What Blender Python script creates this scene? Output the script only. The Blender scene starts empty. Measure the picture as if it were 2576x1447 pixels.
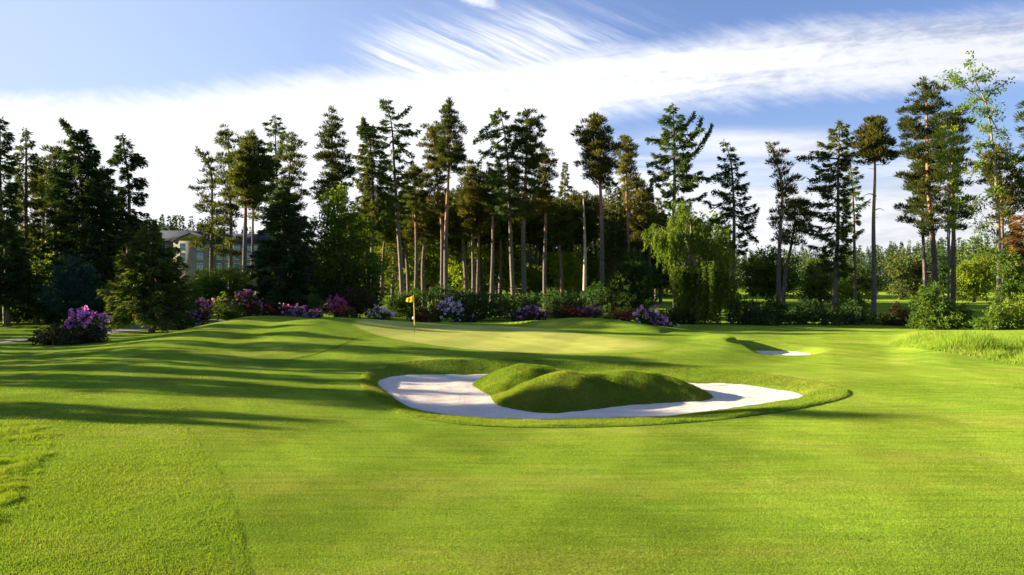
import bpy, math, random
import numpy as np
from mathutils import Vector

C = bpy.context.scene.collection
SC = bpy.context.scene
PI = math.pi

# ------------------------------------------------------------------ camera
# working units: reference pixels of a 2576 x 1447 frame -> metres
F, UC, VH, CZ = 1900.0, 1288.0, 705.0, 3.5
cam = bpy.data.cameras.new("camera")
cam.sensor_width = 36.0
cam.lens = 36.0 * F / 2576.0
cam.shift_y = (VH - 723.5) / 2576.0
cam.clip_start = 0.1
cam.clip_end = 6000
cam_o = bpy.data.objects.new("camera", cam)
cam_o.location = (0, 0, CZ)
cam_o.rotation_euler = (PI / 2, 0, 0)
C.objects.link(cam_o)
SC.camera = cam_o

# ------------------------------------------------------------------ light
SUN_AZ = math.radians(-77)      # from +Y, clockwise positive: low sun on the left
SUN_EL = math.radians(14.5)
SV = Vector((math.sin(SUN_AZ) * math.cos(SUN_EL), math.cos(SUN_AZ) * math.cos(SUN_EL), math.sin(SUN_EL)))
sun = bpy.data.lights.new("sun", 'SUN')
sun.energy = 5.0
sun.angle = math.radians(0.5)
sun.color = (1.0, 0.84, 0.58)
sun_o = bpy.data.objects.new("sun", sun)
sun_o.rotation_euler = SV.to_track_quat('Z', 'Y').to_euler()
C.objects.link(sun_o)

SC.view_settings.view_transform = 'Standard'
SC.view_settings.look = 'None'
SC.view_settings.exposure = 2.5
SC.view_settings.gamma = 1.0
SKY_STRENGTH = 0.054


class NT:
    """tiny node-expression helper"""
    def __init__(s, tree):
        s.t = tree

    def n(s, typ, **kw):
        nd = s.t.nodes.new(typ)
        for k, v in kw.items():
            setattr(nd, k, v)
        return nd

    def put(s, sock, v):
        if isinstance(v, (int, float)):
            sock.default_value = v
        elif isinstance(v, (tuple, list)):
            sock.default_value = tuple(v) if len(v) == len(sock.default_value) else tuple(v) + (1.0,)
        else:
            s.t.links.new(v, sock)

    def m(s, op, a, b=0.0, c=0.0, clamp=False):
        nd = s.n('ShaderNodeMath', operation=op, use_clamp=clamp)
        s.put(nd.inputs[0], a); s.put(nd.inputs[1], b); s.put(nd.inputs[2], c)
        return nd.outputs[0]

    def add(s, a, b): return s.m('ADD', a, b)
    def sub(s, a, b): return s.m('SUBTRACT', a, b)
    def mul(s, a, b): return s.m('MULTIPLY', a, b)

    def ss(s, x, a, b, lo=0.0, hi=1.0):
        nd = s.n('ShaderNodeMapRange', interpolation_type='SMOOTHSTEP')
        s.put(nd.inputs['Value'], x)
        nd.inputs['From Min'].default_value = a; nd.inputs['From Max'].default_value = b
        nd.inputs['To Min'].default_value = lo; nd.inputs['To Max'].default_value = hi
        return nd.outputs[0]

    def xyz(s, x, y, z=0.0):
        nd = s.n('ShaderNodeCombineXYZ')
        s.put(nd.inputs[0], x); s.put(nd.inputs[1], y); s.put(nd.inputs[2], z)
        return nd.outputs[0]

    def noise(s, vec, scale, detail=4.0, rough=0.55, dist=0.0):
        nd = s.n('ShaderNodeTexNoise')
        if vec is not None:
            s.put(nd.inputs['Vector'], vec)
        nd.inputs['Scale'].default_value = scale; nd.inputs['Detail'].default_value = detail
        nd.inputs['Roughness'].default_value = rough; nd.inputs['Distortion'].default_value = dist
        return nd.outputs['Fac']

    def mix(s, fac, a, b, mode='MIX'):
        nd = s.n('ShaderNodeMix', data_type='RGBA', blend_type=mode)
        s.put(nd.inputs[0], fac); s.put(nd.inputs[6], a); s.put(nd.inputs[7], b)
        return nd.outputs[2]


# ------------------------------------------------------------------ sky with cirrus
world = bpy.data.worlds.new("World")
SC.world = world
world.use_nodes = True
wt = world.node_tree
wt.nodes.clear()
N = NT(wt)
sky = N.n('ShaderNodeTexSky', sky_type='NISHITA', sun_disc=False)
sky.sun_elevation = SUN_EL
sky.sun_rotation = SUN_AZ
sky.altitude = 50
sky.air_density = 1.0
sky.dust_density = 0.6
sky.ozone_density = 3.0
tc = N.n('ShaderNodeTexCoord')
sep = N.n('ShaderNodeSeparateXYZ')
wt.links.new(tc.outputs['Generated'], sep.inputs[0])
yy = N.m('MAXIMUM', N.m('ABSOLUTE', sep.outputs[1]), 0.12)
zz = N.m('MAXIMUM', sep.outputs[2], 0.0)
S_ = N.m('DIVIDE', zz, yy)                 # height over the horizon (tangent)
T_ = N.m('DIVIDE', sep.outputs[0], yy)     # bearing (tangent)
ts = N.xyz(T_, S_)
warp = N.sub(N.noise(N.xyz(N.mul(T_, 4.0), N.mul(S_, 9.0)), 1.0, 5.0, 0.6), 0.5)
warp2 = N.sub(N.noise(N.xyz(N.mul(T_, 22.0), N.mul(S_, 40.0), 3.0), 1.0, 4.0, 0.6), 0.5)
fray = N.noise(N.xyz(N.mul(N.add(N.mul(T_, 0.90), N.mul(S_, -0.43)), 9.0), N.mul(N.add(N.mul(S_, 0.90), N.mul(T_, 0.43)), 75.0), 2.0), 1.0, 6.0, 0.65)
wq = N.add(N.add(N.mul(warp, 0.035), N.mul(warp2, 0.016)), N.mul(N.sub(fray, 0.5), 0.028))
# long band rising to the right: q is 0 on the line of its upper edge, growing downward
up_edge = N.add(0.3035, N.mul(T_, 0.100))
q = N.add(N.sub(up_edge, S_), wq)
thick = N.m('MAXIMUM', N.sub(0.40, N.mul(T_, 0.40)), 0.06)       # band narrows to the right
thick = N.add(N.ss(T_, 0.02, 0.12, 0.5, 0.0), N.ss(T_, 0.05, 0.70, 0.096, 0.106))
band = N.mul(N.ss(q, -0.010, 0.036), N.ss(N.sub(q, thick), -0.026, 0.016, 1.0, 0.0))
# streaks along the band
ang = math.atan(0.10)
ca, sa = math.cos(ang), math.sin(ang)
a_ = N.add(N.mul(T_, ca), N.mul(S_, sa))
b_ = N.sub(N.mul(S_, ca), N.mul(T_, sa))
stk = N.noise(N.xyz(N.mul(a_, 2.2), N.mul(b_, 34.0), 5.0), 1.0, 6.0, 0.6, 0.3)
fine = N.noise(N.xyz(N.mul(a_, 30.0), N.mul(b_, 90.0), 1.0), 1.0, 4.0, 0.65, 0.5)
tex = N.add(N.mul(stk, 0.68), N.mul(fine, 0.32))
band = N.mul(band, N.ss(N.add(tex, N.ss(T_, -0.3, 0.7, 0.16, 0.0)), 0.28, 0.60, 0.40, 0.98))
# wisps fanning above the band
angw = math.radians(-24)
cw, sw = math.cos(angw), math.sin(angw)
Sw = N.add(S_, N.mul(warp, 0.022))
aw = N.add(N.mul(T_, cw), N.mul(Sw, sw))
bw = N.sub(N.mul(Sw, cw), N.mul(T_, sw))
wis = N.noise(N.xyz(N.mul(aw, 4.0), N.mul(bw, 95.0), 9.0), 1.0, 7.0, 0.62, 0.4)
wm = N.mul(N.mul(N.ss(T_, -0.26, -0.15), N.ss(T_, 0.02, 0.26, 1.0, 0.0)),
           N.mul(N.ss(N.add(q, N.ss(T_, -0.02, 0.22, 0.0, -0.03)), -0.088, -0.012), N.ss(q, 0.02, 0.06, 1.0, 0.3)))
wisp = N.mul(N.ss(N.add(wis, N.mul(wm, 0.16)), 0.38, 0.84), N.mul(wm, 0.95))
# small hooked wisp near the top of the frame, and faint far-right streaks
hk = N.mul(N.ss(N.m('ABSOLUTE', N.add(N.sub(T_, -0.045), N.mul(warp2, 0.05))), 0.0, 0.05, 1.0, 0.0),
           N.ss(N.m('ABSOLUTE', N.add(N.sub(S_, N.sub(0.358, N.mul(T_, 0.28))), N.mul(warp2, 0.03))), 0.0, 0.011, 1.0, 0.0))
wisp = N.m('MAXIMUM', wisp, N.mul(hk, 0.8))
# low veil of cloud over the horizon
low = N.noise(N.xyz(N.mul(T_, 2.6), N.mul(S_, 26.0), 7.0), 1.0, 6.0, 0.58, 0.35)
lv = N.add(N.ss(S_, 0.10, 0.215, 0.62, -0.02), N.mul(N.sub(low, 0.5), 1.35))
lv = N.add(lv, N.ss(T_, -0.12, 0.13, 0.55, 0.0))
veil = N.mul(N.ss(lv, 0.10, 0.62), N.ss(N.add(q, N.mul(warp, 0.1)), 0.02, 0.09))
veil = N.m('MINIMUM', veil, 0.97)
patch = N.mul(N.mul(N.ss(T_, 0.12, 0.30), N.ss(T_, 0.40, 0.50, 1.0, 0.0)),
              N.mul(N.ss(S_, 0.15, 0.172), N.ss(S_, 0.185, 0.21, 1.0, 0.0)))
patch = N.mul(patch, N.ss(low, 0.30, 0.58))
# thin glowing haze towards the sun
haze_l = N.mul(N.ss(T_, -0.80, 0.30, 0.86, 0.0), N.ss(S_, 0.10, 0.42, 1.0, 0.86))
left_low = N.mul(N.ss(N.add(T_, N.mul(warp, 0.2)), -0.45, -0.02, 1.0, 0.0), N.ss(N.add(S_, N.mul(warp2, 0.05)), 0.215, 0.262, 1.0, 0.0))
den = N.m('MAXIMUM', N.m('MAXIMUM', band, wisp), N.m('MAXIMUM', N.m('MAXIMUM', veil, N.mul(patch, 0.85)), left_low))
front = N.ss(sep.outputs[1], -0.1, 0.15)
den = N.mul(den, N.add(N.mul(front, 0.75), 0.25))
cl_val = N.ss(N.add(tex, N.ss(T_, -0.4, 0.6, 0.2, 0.0)), 0.26, 0.58, 2.6, 3.75)
cl_val = N.sub(cl_val, N.ss(N.sub(T_, N.mul(S_, 0.3)), 0.05, 0.55, 0.0, 0.55))
cl_col = N.mix(1.0, (0.97, 0.985, 1.04), N.xyz(cl_val, cl_val, cl_val), 'MULTIPLY')
skyc = N.mix(1.0, sky.outputs[0], (0.70, 0.63, 0.76), 'MULTIPLY')
skyc = N.mix(N.mul(haze_l, front), skyc, (2.15, 2.60, 3.45))
wcol = N.mix(den, skyc, cl_col)
bg = N.n('ShaderNodeBackground')
bg.inputs['Strength'].default_value = SKY_STRENGTH
wt.links.new(wcol, bg.inputs['Color'])
wo = N.n('ShaderNodeOutputWorld')
wt.links.new(bg.outputs[0], wo.inputs[0])


# ------------------------------------------------------------------ materials
def new_mat(name):
    m = bpy.data.materials.new(name)
    m.use_nodes = True
    m.node_tree.nodes.clear()
    return m, NT(m.node_tree)


def finish(m, n, shader):
    o = n.n('ShaderNodeOutputMaterial')
    m.node_tree.links.new(shader, o.inputs[0])
    return m


def leaf_mat(name, c1, c2, trans=0.35, tcol=None, scale=0.45, rnd=0.75):
    m, n = new_mat(name)
    g = n.n('ShaderNodeNewGeometry')
    ob = n.n('ShaderNodeTexCoord')
    ns = n.noise(ob.outputs['Object'], scale, 3.0, 0.6)
    fac = n.add(n.mul(g.outputs['Random Per Island'], rnd), n.mul(n.sub(ns, 0.5), 1.6))
    fac = n.ss(fac, 0.0, 0.85)
    col = n.mix(fac, c1, c2)
    oi = n.n('ShaderNodeObjectInfo')
    val = n.add(0.82, n.mul(oi.outputs['Random'], 0.36))
    col = n.mix(1.0, col, n.xyz(val, val, val), 'MULTIPLY')
    d = n.n('ShaderNodeBsdfDiffuse'); n.put(d.inputs[0], col)
    t = n.n('ShaderNodeBsdfTranslucent')
    tc_ = n.mix(1.0, col, tcol or (1.5, 1.35, 0.6), 'MULTIPLY')
    n.put(t.inputs[0], tc_)
    mx = n.n('ShaderNodeMixShader'); mx.inputs[0].default_value = trans
    m.node_tree.links.new(d.outputs[0], mx.inputs[1]); m.node_tree.links.new(t.outputs[0], mx.inputs[2])
    return finish(m, n, mx.outputs[0])


def bark_mat(name, low, high, z0=5.0, z1=11.0):
    m, n = new_mat(name)
    ob = n.n('ShaderNodeTexCoord')
    sp = n.n('ShaderNodeSeparateXYZ'); m.node_tree.links.new(ob.outputs['Object'], sp.inputs[0])
    mp = n.xyz(n.mul(sp.outputs[0], 6.0), n.mul(sp.outputs[1], 6.0), n.mul(sp.outputs[2], 1.6))
    ns = n.noise(mp, 1.6, 5.0, 0.7)
    zf = n.ss(n.add(sp.outputs[2], n.mul(n.sub(ns, 0.5), 5.0)), z0, z1)
    col = n.mix(zf, low, high)
    v = n.ss(ns, 0.25, 0.75, 0.45, 1.45)
    col = n.mix(1.0, col, n.xyz(v, v, v), 'MULTIPLY')
    p = n.n('ShaderNodeBsdfPrincipled'); n.put(p.inputs['Base Color'], col)
    p.inputs['Roughness'].default_value = 0.9
    p.inputs['Specular IOR Level'].default_value = 0.15
    bp = n.n('ShaderNodeBump'); bp.inputs['Strength'].default_value = 0.6; bp.inputs['Distance'].default_value = 0.06
    n.put(bp.inputs['Height'], ns); m.node_tree.links.new(bp.outputs[0], p.inputs['Normal'])
    return finish(m, n, p.outputs[0])


def plain_mat(name, col, rough=0.7, var=0.25, scale=2.0, bump=0.0, spec=0.3):
    m, n = new_mat(name)
    ob = n.n('ShaderNodeTexCoord')
    ns = n.noise(ob.outputs['Object'], scale, 5.0, 0.6)
    v = n.ss(ns, 0.25, 0.75, 1.0 - var, 1.0 + var)
    c = n.mix(1.0, col, n.xyz(v, v, v), 'MULTIPLY')
    p = n.n('ShaderNodeBsdfPrincipled'); n.put(p.inputs['Base Color'], c)
    p.inputs['Roughness'].default_value = rough
    p.inputs['Specular IOR Level'].default_value = spec
    if bump:
        bp = n.n('ShaderNodeBump'); bp.inputs['Strength'].default_value = bump; bp.inputs['Distance'].default_value = 0.02
        n.put(bp.inputs['Height'], ns); m.node_tree.links.new(bp.outputs[0], p.inputs['Normal'])
    return finish(m, n, p.outputs[0])


def mow_stripes(n, px, py, amp):
    """alternate mower passes lay the grass one way and the other"""
    u = n.add(n.mul(px, 0.93), n.mul(py, -0.36))
    w = n.m('SINE', n.add(n.mul(u, 1.35), n.mul(n.noise(n.xyz(n.mul(px, 0.15), n.mul(py, 0.15)), 1.0, 2.0), 3.0)))
    u2 = n.add(n.mul(px, 0.30), n.mul(py, 0.95))
    w2 = n.m('SINE', n.mul(u2, 1.1))
    return n.add(n.add(1.0, n.mul(n.ss(w, -0.35, 0.35, -1.0, 1.0), amp)), n.mul(n.ss(w2, -0.4, 0.4, -1.0, 1.0), amp * 0.6))


def turf_mat(name, base, dark, dry, bump=0.5, dry_amt=1.0, blade=1.0, rim=False):
    """mown turf: large patches, drier areas, directional mowing streaks, fine blade noise"""
    m, n = new_mat(name)
    g = n.n('ShaderNodeNewGeometry')
    pos = g.outputs['Position']
    sp = n.n('ShaderNodeSeparateXYZ'); m.node_tree.links.new(pos, sp.inputs[0])
    px, py = sp.outputs[0], sp.outputs[1]
    big = n.noise(pos, 0.17, 4.0, 0.6)
    mid = n.noise(pos, 0.9, 5.0, 0.65)
    fin = n.noise(pos, 26.0, 3.0, 0.7)
    streak = n.noise(n.xyz(n.mul(px, 0.5), n.mul(py, 5.0)), 1.0, 5.0, 0.65)
    f1 = n.ss(n.add(n.mul(big, 0.5), n.add(n.mul(mid, 0.35), n.mul(streak, 0.25))), 0.40, 0.70)
    col = n.mix(f1, dark, base)
    dz = n.noise(n.xyz(n.mul(px, 0.22), n.mul(py, 0.5), 4.0), 1.0, 5.0, 0.65)
    df = n.mul(n.ss(dz, 0.46, 0.70), 0.60 * dry_amt)
    col = n.mix(df, col, dry)
    # faint crossing mower lines
    ln = n.noise(n.xyz(n.add(n.mul(px, 0.85), n.mul(py, 0.5)), 0.0, 0.0), 0.9, 2.0, 0.5)
    lv_ = n.ss(ln, 0.3, 0.7, 0.90, 1.10)
    fv = n.ss(fin, 0.2, 0.8, 1.0 - 0.45 * blade, 1.0 + 0.45 * blade)
    sv = n.ss(streak, 0.3, 0.7, 0.88, 1.12)
    v = n.mul(n.mul(n.mul(lv_, fv), sv), mow_stripes(n, px, py, 0.07))
    col = n.mix(1.0, col, n.xyz(v, v, v), 'MULTIPLY')
    if rim:
        at_ = n.n('ShaderNodeAttribute'); at_.attribute_name = 'rim'
        f_ = n.ss(n.add(at_.outputs['Fac'], n.mul(n.sub(mid, 0.5), 0.5)), 0.0, 1.0, 0.0, 1.0)
        col = n.mix(f_, col, FW1)
    d = n.n('ShaderNodeBsdfDiffuse'); n.put(d.inputs[0], col); d.inputs[1].default_value = 0.5
    bp = n.n('ShaderNodeBump'); bp.inputs['Strength'].default_value = bump; bp.inputs['Distance'].default_value = 0.03
    hgt = n.add(n.noise(pos, 42.0, 2.0, 0.6), n.mul(mid, 1.2))
    n.put(bp.inputs['Height'], hgt); m.node_tree.links.new(bp.outputs[0], d.inputs['Normal'])
    return finish(m, n, d.outputs[0])


def grass_mat(name, c1, c2, dry, trans=0.4, stripe=0.08):
    m, n = new_mat(name)
    g = n.n('ShaderNodeNewGeometry')
    pos = g.outputs['Position']
    r = g.outputs['Random Per Island']
    sp = n.n('ShaderNodeSeparateXYZ'); m.node_tree.links.new(pos, sp.inputs[0])
    big = n.noise(pos, 0.2, 4.0, 0.6)
    mid = n.noise(pos, 1.1, 4.0, 0.65)
    f = n.ss(n.add(n.mul(r, 0.4), n.add(n.mul(big, 0.5), n.mul(mid, 0.35))), 0.38, 0.88)
    col = n.mix(f, c2, c1)
    dz = n.noise(n.xyz(n.mul(sp.outputs[0], 0.22), n.mul(sp.outputs[1], 0.5), 4.0), 1.0, 5.0, 0.65)
    col = n.mix(n.mul(n.ss(n.add(dz, n.mul(n.sub(r, 0.5), 0.22)), 0.46, 0.70), 0.60), col, dry)
    if stripe:
        sv = mow_stripes(n, sp.outputs[0], sp.outputs[1], stripe)
        col = n.mix(1.0, col, n.xyz(sv, sv, sv), 'MULTIPLY')
    d = n.n('ShaderNodeBsdfDiffuse'); n.put(d.inputs[0], col)
    t = n.n('ShaderNodeBsdfTranslucent'); n.put(t.inputs[0], n.mix(1.0, col, (1.35, 1.2, 0.7), 'MULTIPLY'))
    mx = n.n('ShaderNodeMixShader'); mx.inputs[0].default_value = trans
    m.node_tree.links.new(d.outputs[0], mx.inputs[1]); m.node_tree.links.new(t.outputs[0], mx.inputs[2])
    return finish(m, n, mx.outputs[0])


FW1, FW2, FWD = (0.198, 0.274, 0.027), (0.116, 0.200, 0.019), (0.265, 0.262, 0.055)
M = {}
M['turf'] = turf_mat('fairway_turf', FW1, FW2, FWD, 0.6, 0.7)
M['green'] = turf_mat('green_turf', (0.36, 0.375, 0.085), (0.315, 0.35, 0.07), (0.40, 0.39, 0.105), 0.3, 0.5, 0.35, rim=True)
M['blade'] = grass_mat('fairway_blades', FW1, FW2, FWD)
M['rough'] = grass_mat('rough_blades', (0.168, 0.242, 0.024), (0.096, 0.178, 0.016), (0.195, 0.235, 0.036), stripe=0.0)
M['collar'] = grass_mat('collar_blades', (0.195, 0.270, 0.032), (0.085, 0.165, 0.016), (0.30, 0.285, 0.08), stripe=0.0)
M['tuft'] = grass_mat('tuft_blades', (0.11, 0.18, 0.02), (0.075, 0.135, 0.015), (0.12, 0.17, 0.025), stripe=0.0)
M['tall'] = grass_mat('tall_blades', (0.25, 0.36, 0.05), (0.16, 0.28, 0.03), (0.32, 0.36, 0.10), 0.55, stripe=0.0)


def sand_mat():
    m, n = new_mat('bunker_sand')
    g = n.n('ShaderNodeNewGeometry')
    pos = g.outputs['Position']
    a = n.noise(pos, 9.0, 6.0, 0.7)
    b = n.noise(pos, 1.3, 4.0, 0.6)
    rk = n.n('ShaderNodeTexWave', wave_type='BANDS', bands_direction='Y')
    n.put(rk.inputs['Vector'], pos)
    rk.inputs['Scale'].default_value = 1.1; rk.inputs['Distortion'].default_value = 3.0; rk.inputs['Detail'].default_value = 2.0
    v = n.mul(n.ss(a, 0.25, 0.75, 0.90, 1.07), n.ss(b, 0.3, 0.7, 0.93, 1.05))
    col = n.mix(1.0, (0.72, 0.63, 0.535), n.xyz(v, v, v), 'MULTIPLY')
    sp = n.noise(pos, 30.0, 2.0, 0.5)
    col = n.mix(n.ss(sp, 0.70, 0.78, 0.0, 0.5), col, (0.20, 0.15, 0.09))
    d = n.n('ShaderNodeBsdfDiffuse'); n.put(d.inputs[0], col); d.inputs[1].default_value = 0.8
    bp = n.n('ShaderNodeBump'); bp.inputs['Strength'].default_value = 0.75; bp.inputs['Distance'].default_value = 0.06
    n.put(bp.inputs['Height'], n.add(n.add(n.mul(a, 0.9), n.mul(b, 0.8)), n.mul(rk.outputs['Fac'], 0.8)))
    m.node_tree.links.new(bp.outputs[0], d.inputs['Normal'])
    return finish(m, n, d.outputs[0])


M['sand'] = sand_mat()
M['edge_shade'] = plain_mat('cut_edge_shade', (0.03, 0.035, 0.012), 0.95, 0.4, 6.0, 0.5, 0.05)  # shadow of the cut collar edge, put into a dark colour
M['path'] = plain_mat('tarmac', (0.085, 0.088, 0.095), 0.85, 0.2, 5.0, 0.3)
M['bark_pine'] = bark_mat('pine_bark', (0.100, 0.082, 0.075), (0.29, 0.15, 0.085), 7.0, 14.0)  # greyer foot: bark change plus shade of the lower trunks put into colour
M['bark_grey'] = bark_mat('grey_bark', (0.12, 0.10, 0.08), (0.13, 0.105, 0.08))
M['bark_pale'] = bark_mat('pale_bark', (0.36, 0.31, 0.25), (0.33, 0.27, 0.2))
M['bark_ash'] = bark_mat('ash_bark', (0.20, 0.165, 0.125), (0.19, 0.155, 0.11))
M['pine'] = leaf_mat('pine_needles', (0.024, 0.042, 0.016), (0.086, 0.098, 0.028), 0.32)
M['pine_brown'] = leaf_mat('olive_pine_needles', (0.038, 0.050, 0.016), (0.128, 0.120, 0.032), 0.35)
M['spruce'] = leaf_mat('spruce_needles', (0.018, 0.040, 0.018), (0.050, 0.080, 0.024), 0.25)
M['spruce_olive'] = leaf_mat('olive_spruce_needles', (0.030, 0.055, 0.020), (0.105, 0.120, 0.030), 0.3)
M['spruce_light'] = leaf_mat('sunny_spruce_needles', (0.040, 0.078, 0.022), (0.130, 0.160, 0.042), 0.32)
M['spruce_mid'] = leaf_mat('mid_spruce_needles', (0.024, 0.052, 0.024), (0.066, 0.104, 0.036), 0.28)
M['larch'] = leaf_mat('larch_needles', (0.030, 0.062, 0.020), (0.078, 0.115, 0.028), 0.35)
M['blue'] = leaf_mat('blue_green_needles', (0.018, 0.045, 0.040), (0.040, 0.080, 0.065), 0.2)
M['broad'] = leaf_mat('broad_leaves', (0.045, 0.095, 0.018), (0.125, 0.180, 0.028), 0.4)
M['broad_lime'] = leaf_mat('lime_leaves', (0.085, 0.150, 0.018), (0.215, 0.260, 0.030), 0.45)
M['broad_dark'] = leaf_mat('dark_leaves', (0.025, 0.062, 0.018), (0.068, 0.115, 0.028), 0.32)
M['weeping'] = leaf_mat('weeping_leaves', (0.046, 0.088, 0.014), (0.122, 0.172, 0.025), 0.42)
M['ash'] = leaf_mat('ash_leaves', (0.045, 0.100, 0.018), (0.120, 0.180, 0.030), 0.4)
M['copper'] = leaf_mat('copper_needles', (0.10, 0.065, 0.025), (0.21, 0.125, 0.045), 0.3)
M['brownred'] = leaf_mat('bronze_leaves', (0.045, 0.045, 0.018), (0.115, 0.070, 0.035), 0.3)
M['purpleleaf'] = leaf_mat('dusky_leaves', (0.026, 0.034, 0.020), (0.062, 0.066, 0.040), 0.25)
M['bramble'] = leaf_mat('bramble_leaves', (0.022, 0.052, 0.019), (0.062, 0.098, 0.030), 0.3)
M['backwood'] = leaf_mat('backwood_leaves', (0.050, 0.088, 0.022), (0.140, 0.175, 0.040), 0.3, scale=0.1)
M['far'] = leaf_mat('far_leaves', (0.022, 0.044, 0.018), (0.066, 0.092, 0.030), 0.1, scale=0.08)


def flower_mat(name, c1, c2):
    return leaf_mat(name, c1, c2, 0.35, (1.1, 1.1, 1.1), 1.2)


M['f_purple'] = flower_mat('purple_petals', (0.42, 0.10, 0.43), (0.72, 0.32, 0.68))
M['f_pink'] = flower_mat('pink_petals', (0.52, 0.17, 0.28), (0.78, 0.40, 0.52))
M['f_crimson'] = flower_mat('crimson_petals', (0.42, 0.03, 0.10), (0.66, 0.10, 0.24))
M['f_lilac'] = flower_mat('lilac_petals', (0.56, 0.38, 0.56), (0.88, 0.80, 0.82))
M['f_red'] = flower_mat('red_petals', (0.48, 0.05, 0.05), (0.66, 0.14, 0.12))
M['f_magenta'] = flower_mat('magenta_petals', (0.36, 0.07, 0.26), (0.56, 0.17, 0.42))


# ------------------------------------------------------------------ mesh helpers
def link_mesh(name, V, Fq, mat, parent=None, smooth=False, origin=(0, 0, 0)):
    """numpy vertices + an (n,4) or (n,3) face array -> one mesh object"""
    V = np.asarray(V, dtype=np.float32) - np.asarray(origin, dtype=np.float32)
    Fq = np.asarray(Fq, dtype=np.int32)
    k = Fq.shape[1]
    me = bpy.data.meshes.new(name)
    me.vertices.add(len(V)); me.vertices.foreach_set("co", V.ravel())
    me.loops.add(Fq.size); me.loops.foreach_set("vertex_index", Fq.ravel())
    me.polygons.add(len(Fq)); me.polygons.foreach_set("loop_start", np.arange(0, Fq.size, k, dtype=np.int32))
    if smooth:
        me.polygons.foreach_set("use_smooth", np.ones(len(Fq), dtype=bool))
    me.update(calc_edges=True)
    me.materials.append(mat)
    o = bpy.data.objects.new(name, me)
    C.objects.link(o)
    if parent is not None:
        o.parent = parent
    else:
        o.location = origin
    return o


def tag(o, label=None, cat=None, group=None, kind=None):
    if label: o['label'] = label
    if cat: o['category'] = cat
    if group: o['group'] = group
    if kind: o['kind'] = kind
    return o


def thing(name, label, cat, loc, group=None):
    o = bpy.data.objects.new(name, None)
    o.empty_display_size = 0.3
    o.location = loc
    C.objects.link(o)
    return tag(o, label, cat, group)


class Acc:
    def __init__(s):
        s.v, s.f, s.k = [], [], 0

    def add(s, V, Fq):
        s.v.append(np.asarray(V, dtype=np.float64)); s.f.append(np.asarray(Fq, dtype=np.int64) + s.k); s.k += len(V)

    def tube(s, pts, rad, n=6):
        pts = np.asarray(pts, dtype=np.float64); rad = np.asarray(rad, dtype=np.float64)
        t = np.gradient(pts, axis=0); t /= np.linalg.norm(t, axis=1)[:, None] + 1e-9
        ref = np.where(np.abs(t[:, 2:3]) > 0.9, np.array([[1.0, 0, 0]]), np.array([[0, 0, 1.0]]))
        a = np.cross(t, ref); a /= np.linalg.norm(a, axis=1)[:, None] + 1e-9
        b = np.cross(t, a)
        th = np.arange(n) * 2 * PI / n
        ring = pts[:, None, :] + rad[:, None, None] * (np.cos(th)[None, :, None] * a[:, None, :] + np.sin(th)[None, :, None] * b[:, None, :])
        V = ring.reshape(-1, 3)
        m = len(pts)
        i = np.arange(m - 1)[:, None] * n; j = np.arange(n)[None, :]; j2 = (j + 1) % n
        Fq = np.stack([i + j, i + j2, i + n + j2, i + n + j], axis=-1).reshape(-1, 4)
        s.add(V, Fq)

    def box(s, x0, x1, y0, y1, z0, z1):
        V = [(x, y, z) for x in (x0, x1) for y in (y0, y1) for z in (z0, z1)]
        s.add(V, [(0, 1, 3, 2), (4, 6, 7, 5), (0, 4, 5, 1), (2, 3, 7, 6), (0, 2, 6, 4), (1, 5, 7, 3)])

    def build(s, name, mat, parent=None, smooth=False, origin=(0, 0, 0)):
        return link_mesh(name, np.concatenate(s.v), np.concatenate(s.f), mat, parent, smooth, origin)


def unit(a):
    return a / (np.linalg.norm(a, axis=-1, keepdims=True) + 1e-9)


def cards(c, d, L, W, rng):
    """diamond leaf cards growing from c along d"""
    n = len(c)
    d = unit(d)
    s = unit(np.cross(d, rng.normal(size=(n, 3))))
    L = np.asarray(L).reshape(-1, 1) * np.ones((n, 1)); W = np.asarray(W).reshape(-1, 1) * np.ones((n, 1))
    m = c + d * L * 0.5
    V = np.stack([c, m + s * W * 0.5, c + d * L, m - s * W * 0.5], axis=1).reshape(-1, 3)
    return V, np.arange(n * 4).reshape(-1, 4)


# ------------------------------------------------------------------ terrain
def sstep(x, a, b):
    t = np.clip((x - a) / (b - a), 0, 1)
    return t * t * (3 - 2 * t)


def poly_sd(px, py, P):
    """signed distance to a closed polygon, negative inside"""
    px = np.asarray(px, dtype=np.float64); py = np.asarray(py, dtype=np.float64)
    sh = px.shape
    px = px.ravel(); py = py.ravel()
    d = np.full(len(px), 1e18); ins = np.zeros(len(px), dtype=bool)
    n = len(P)
    for i in range(n):
        ax, ay = P[i]; bx, by = P[(i + 1) % n]
        ex, ey = bx - ax, by - ay
        t = np.clip(((px - ax) * ex + (py - ay) * ey) / (ex * ex + ey * ey + 1e-12), 0, 1)
        d = np.minimum(d, (px - ax - t * ex) ** 2 + (py - ay - t * ey) ** 2)
        c = (ay > py) != (by > py)
        xi = ax + (py - ay) * ex / (ey if abs(ey) > 1e-12 else 1e-12)
        ins ^= c & (px < xi)
    d = np.sqrt(d)
    return np.where(ins, -d, d).reshape(sh)


def smooth_poly(P, k=6):
    """closed Catmull-Rom"""
    P = np.asarray(P, dtype=np.float64); n = len(P); out = []
    for i in range(n):
        p0, p1, p2, p3 = P[i - 1], P[i], P[(i + 1) % n], P[(i + 2) % n]
        for t in np.arange(k) / k:
            out.append(0.5 * ((2 * p1) + (-p0 + p2) * t + (2 * p0 - 5 * p1 + 4 * p2 - p3) * t * t + (-p0 + 3 * p1 - 3 * p2 + p3) * t ** 3))
    return np.array(out)


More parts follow.
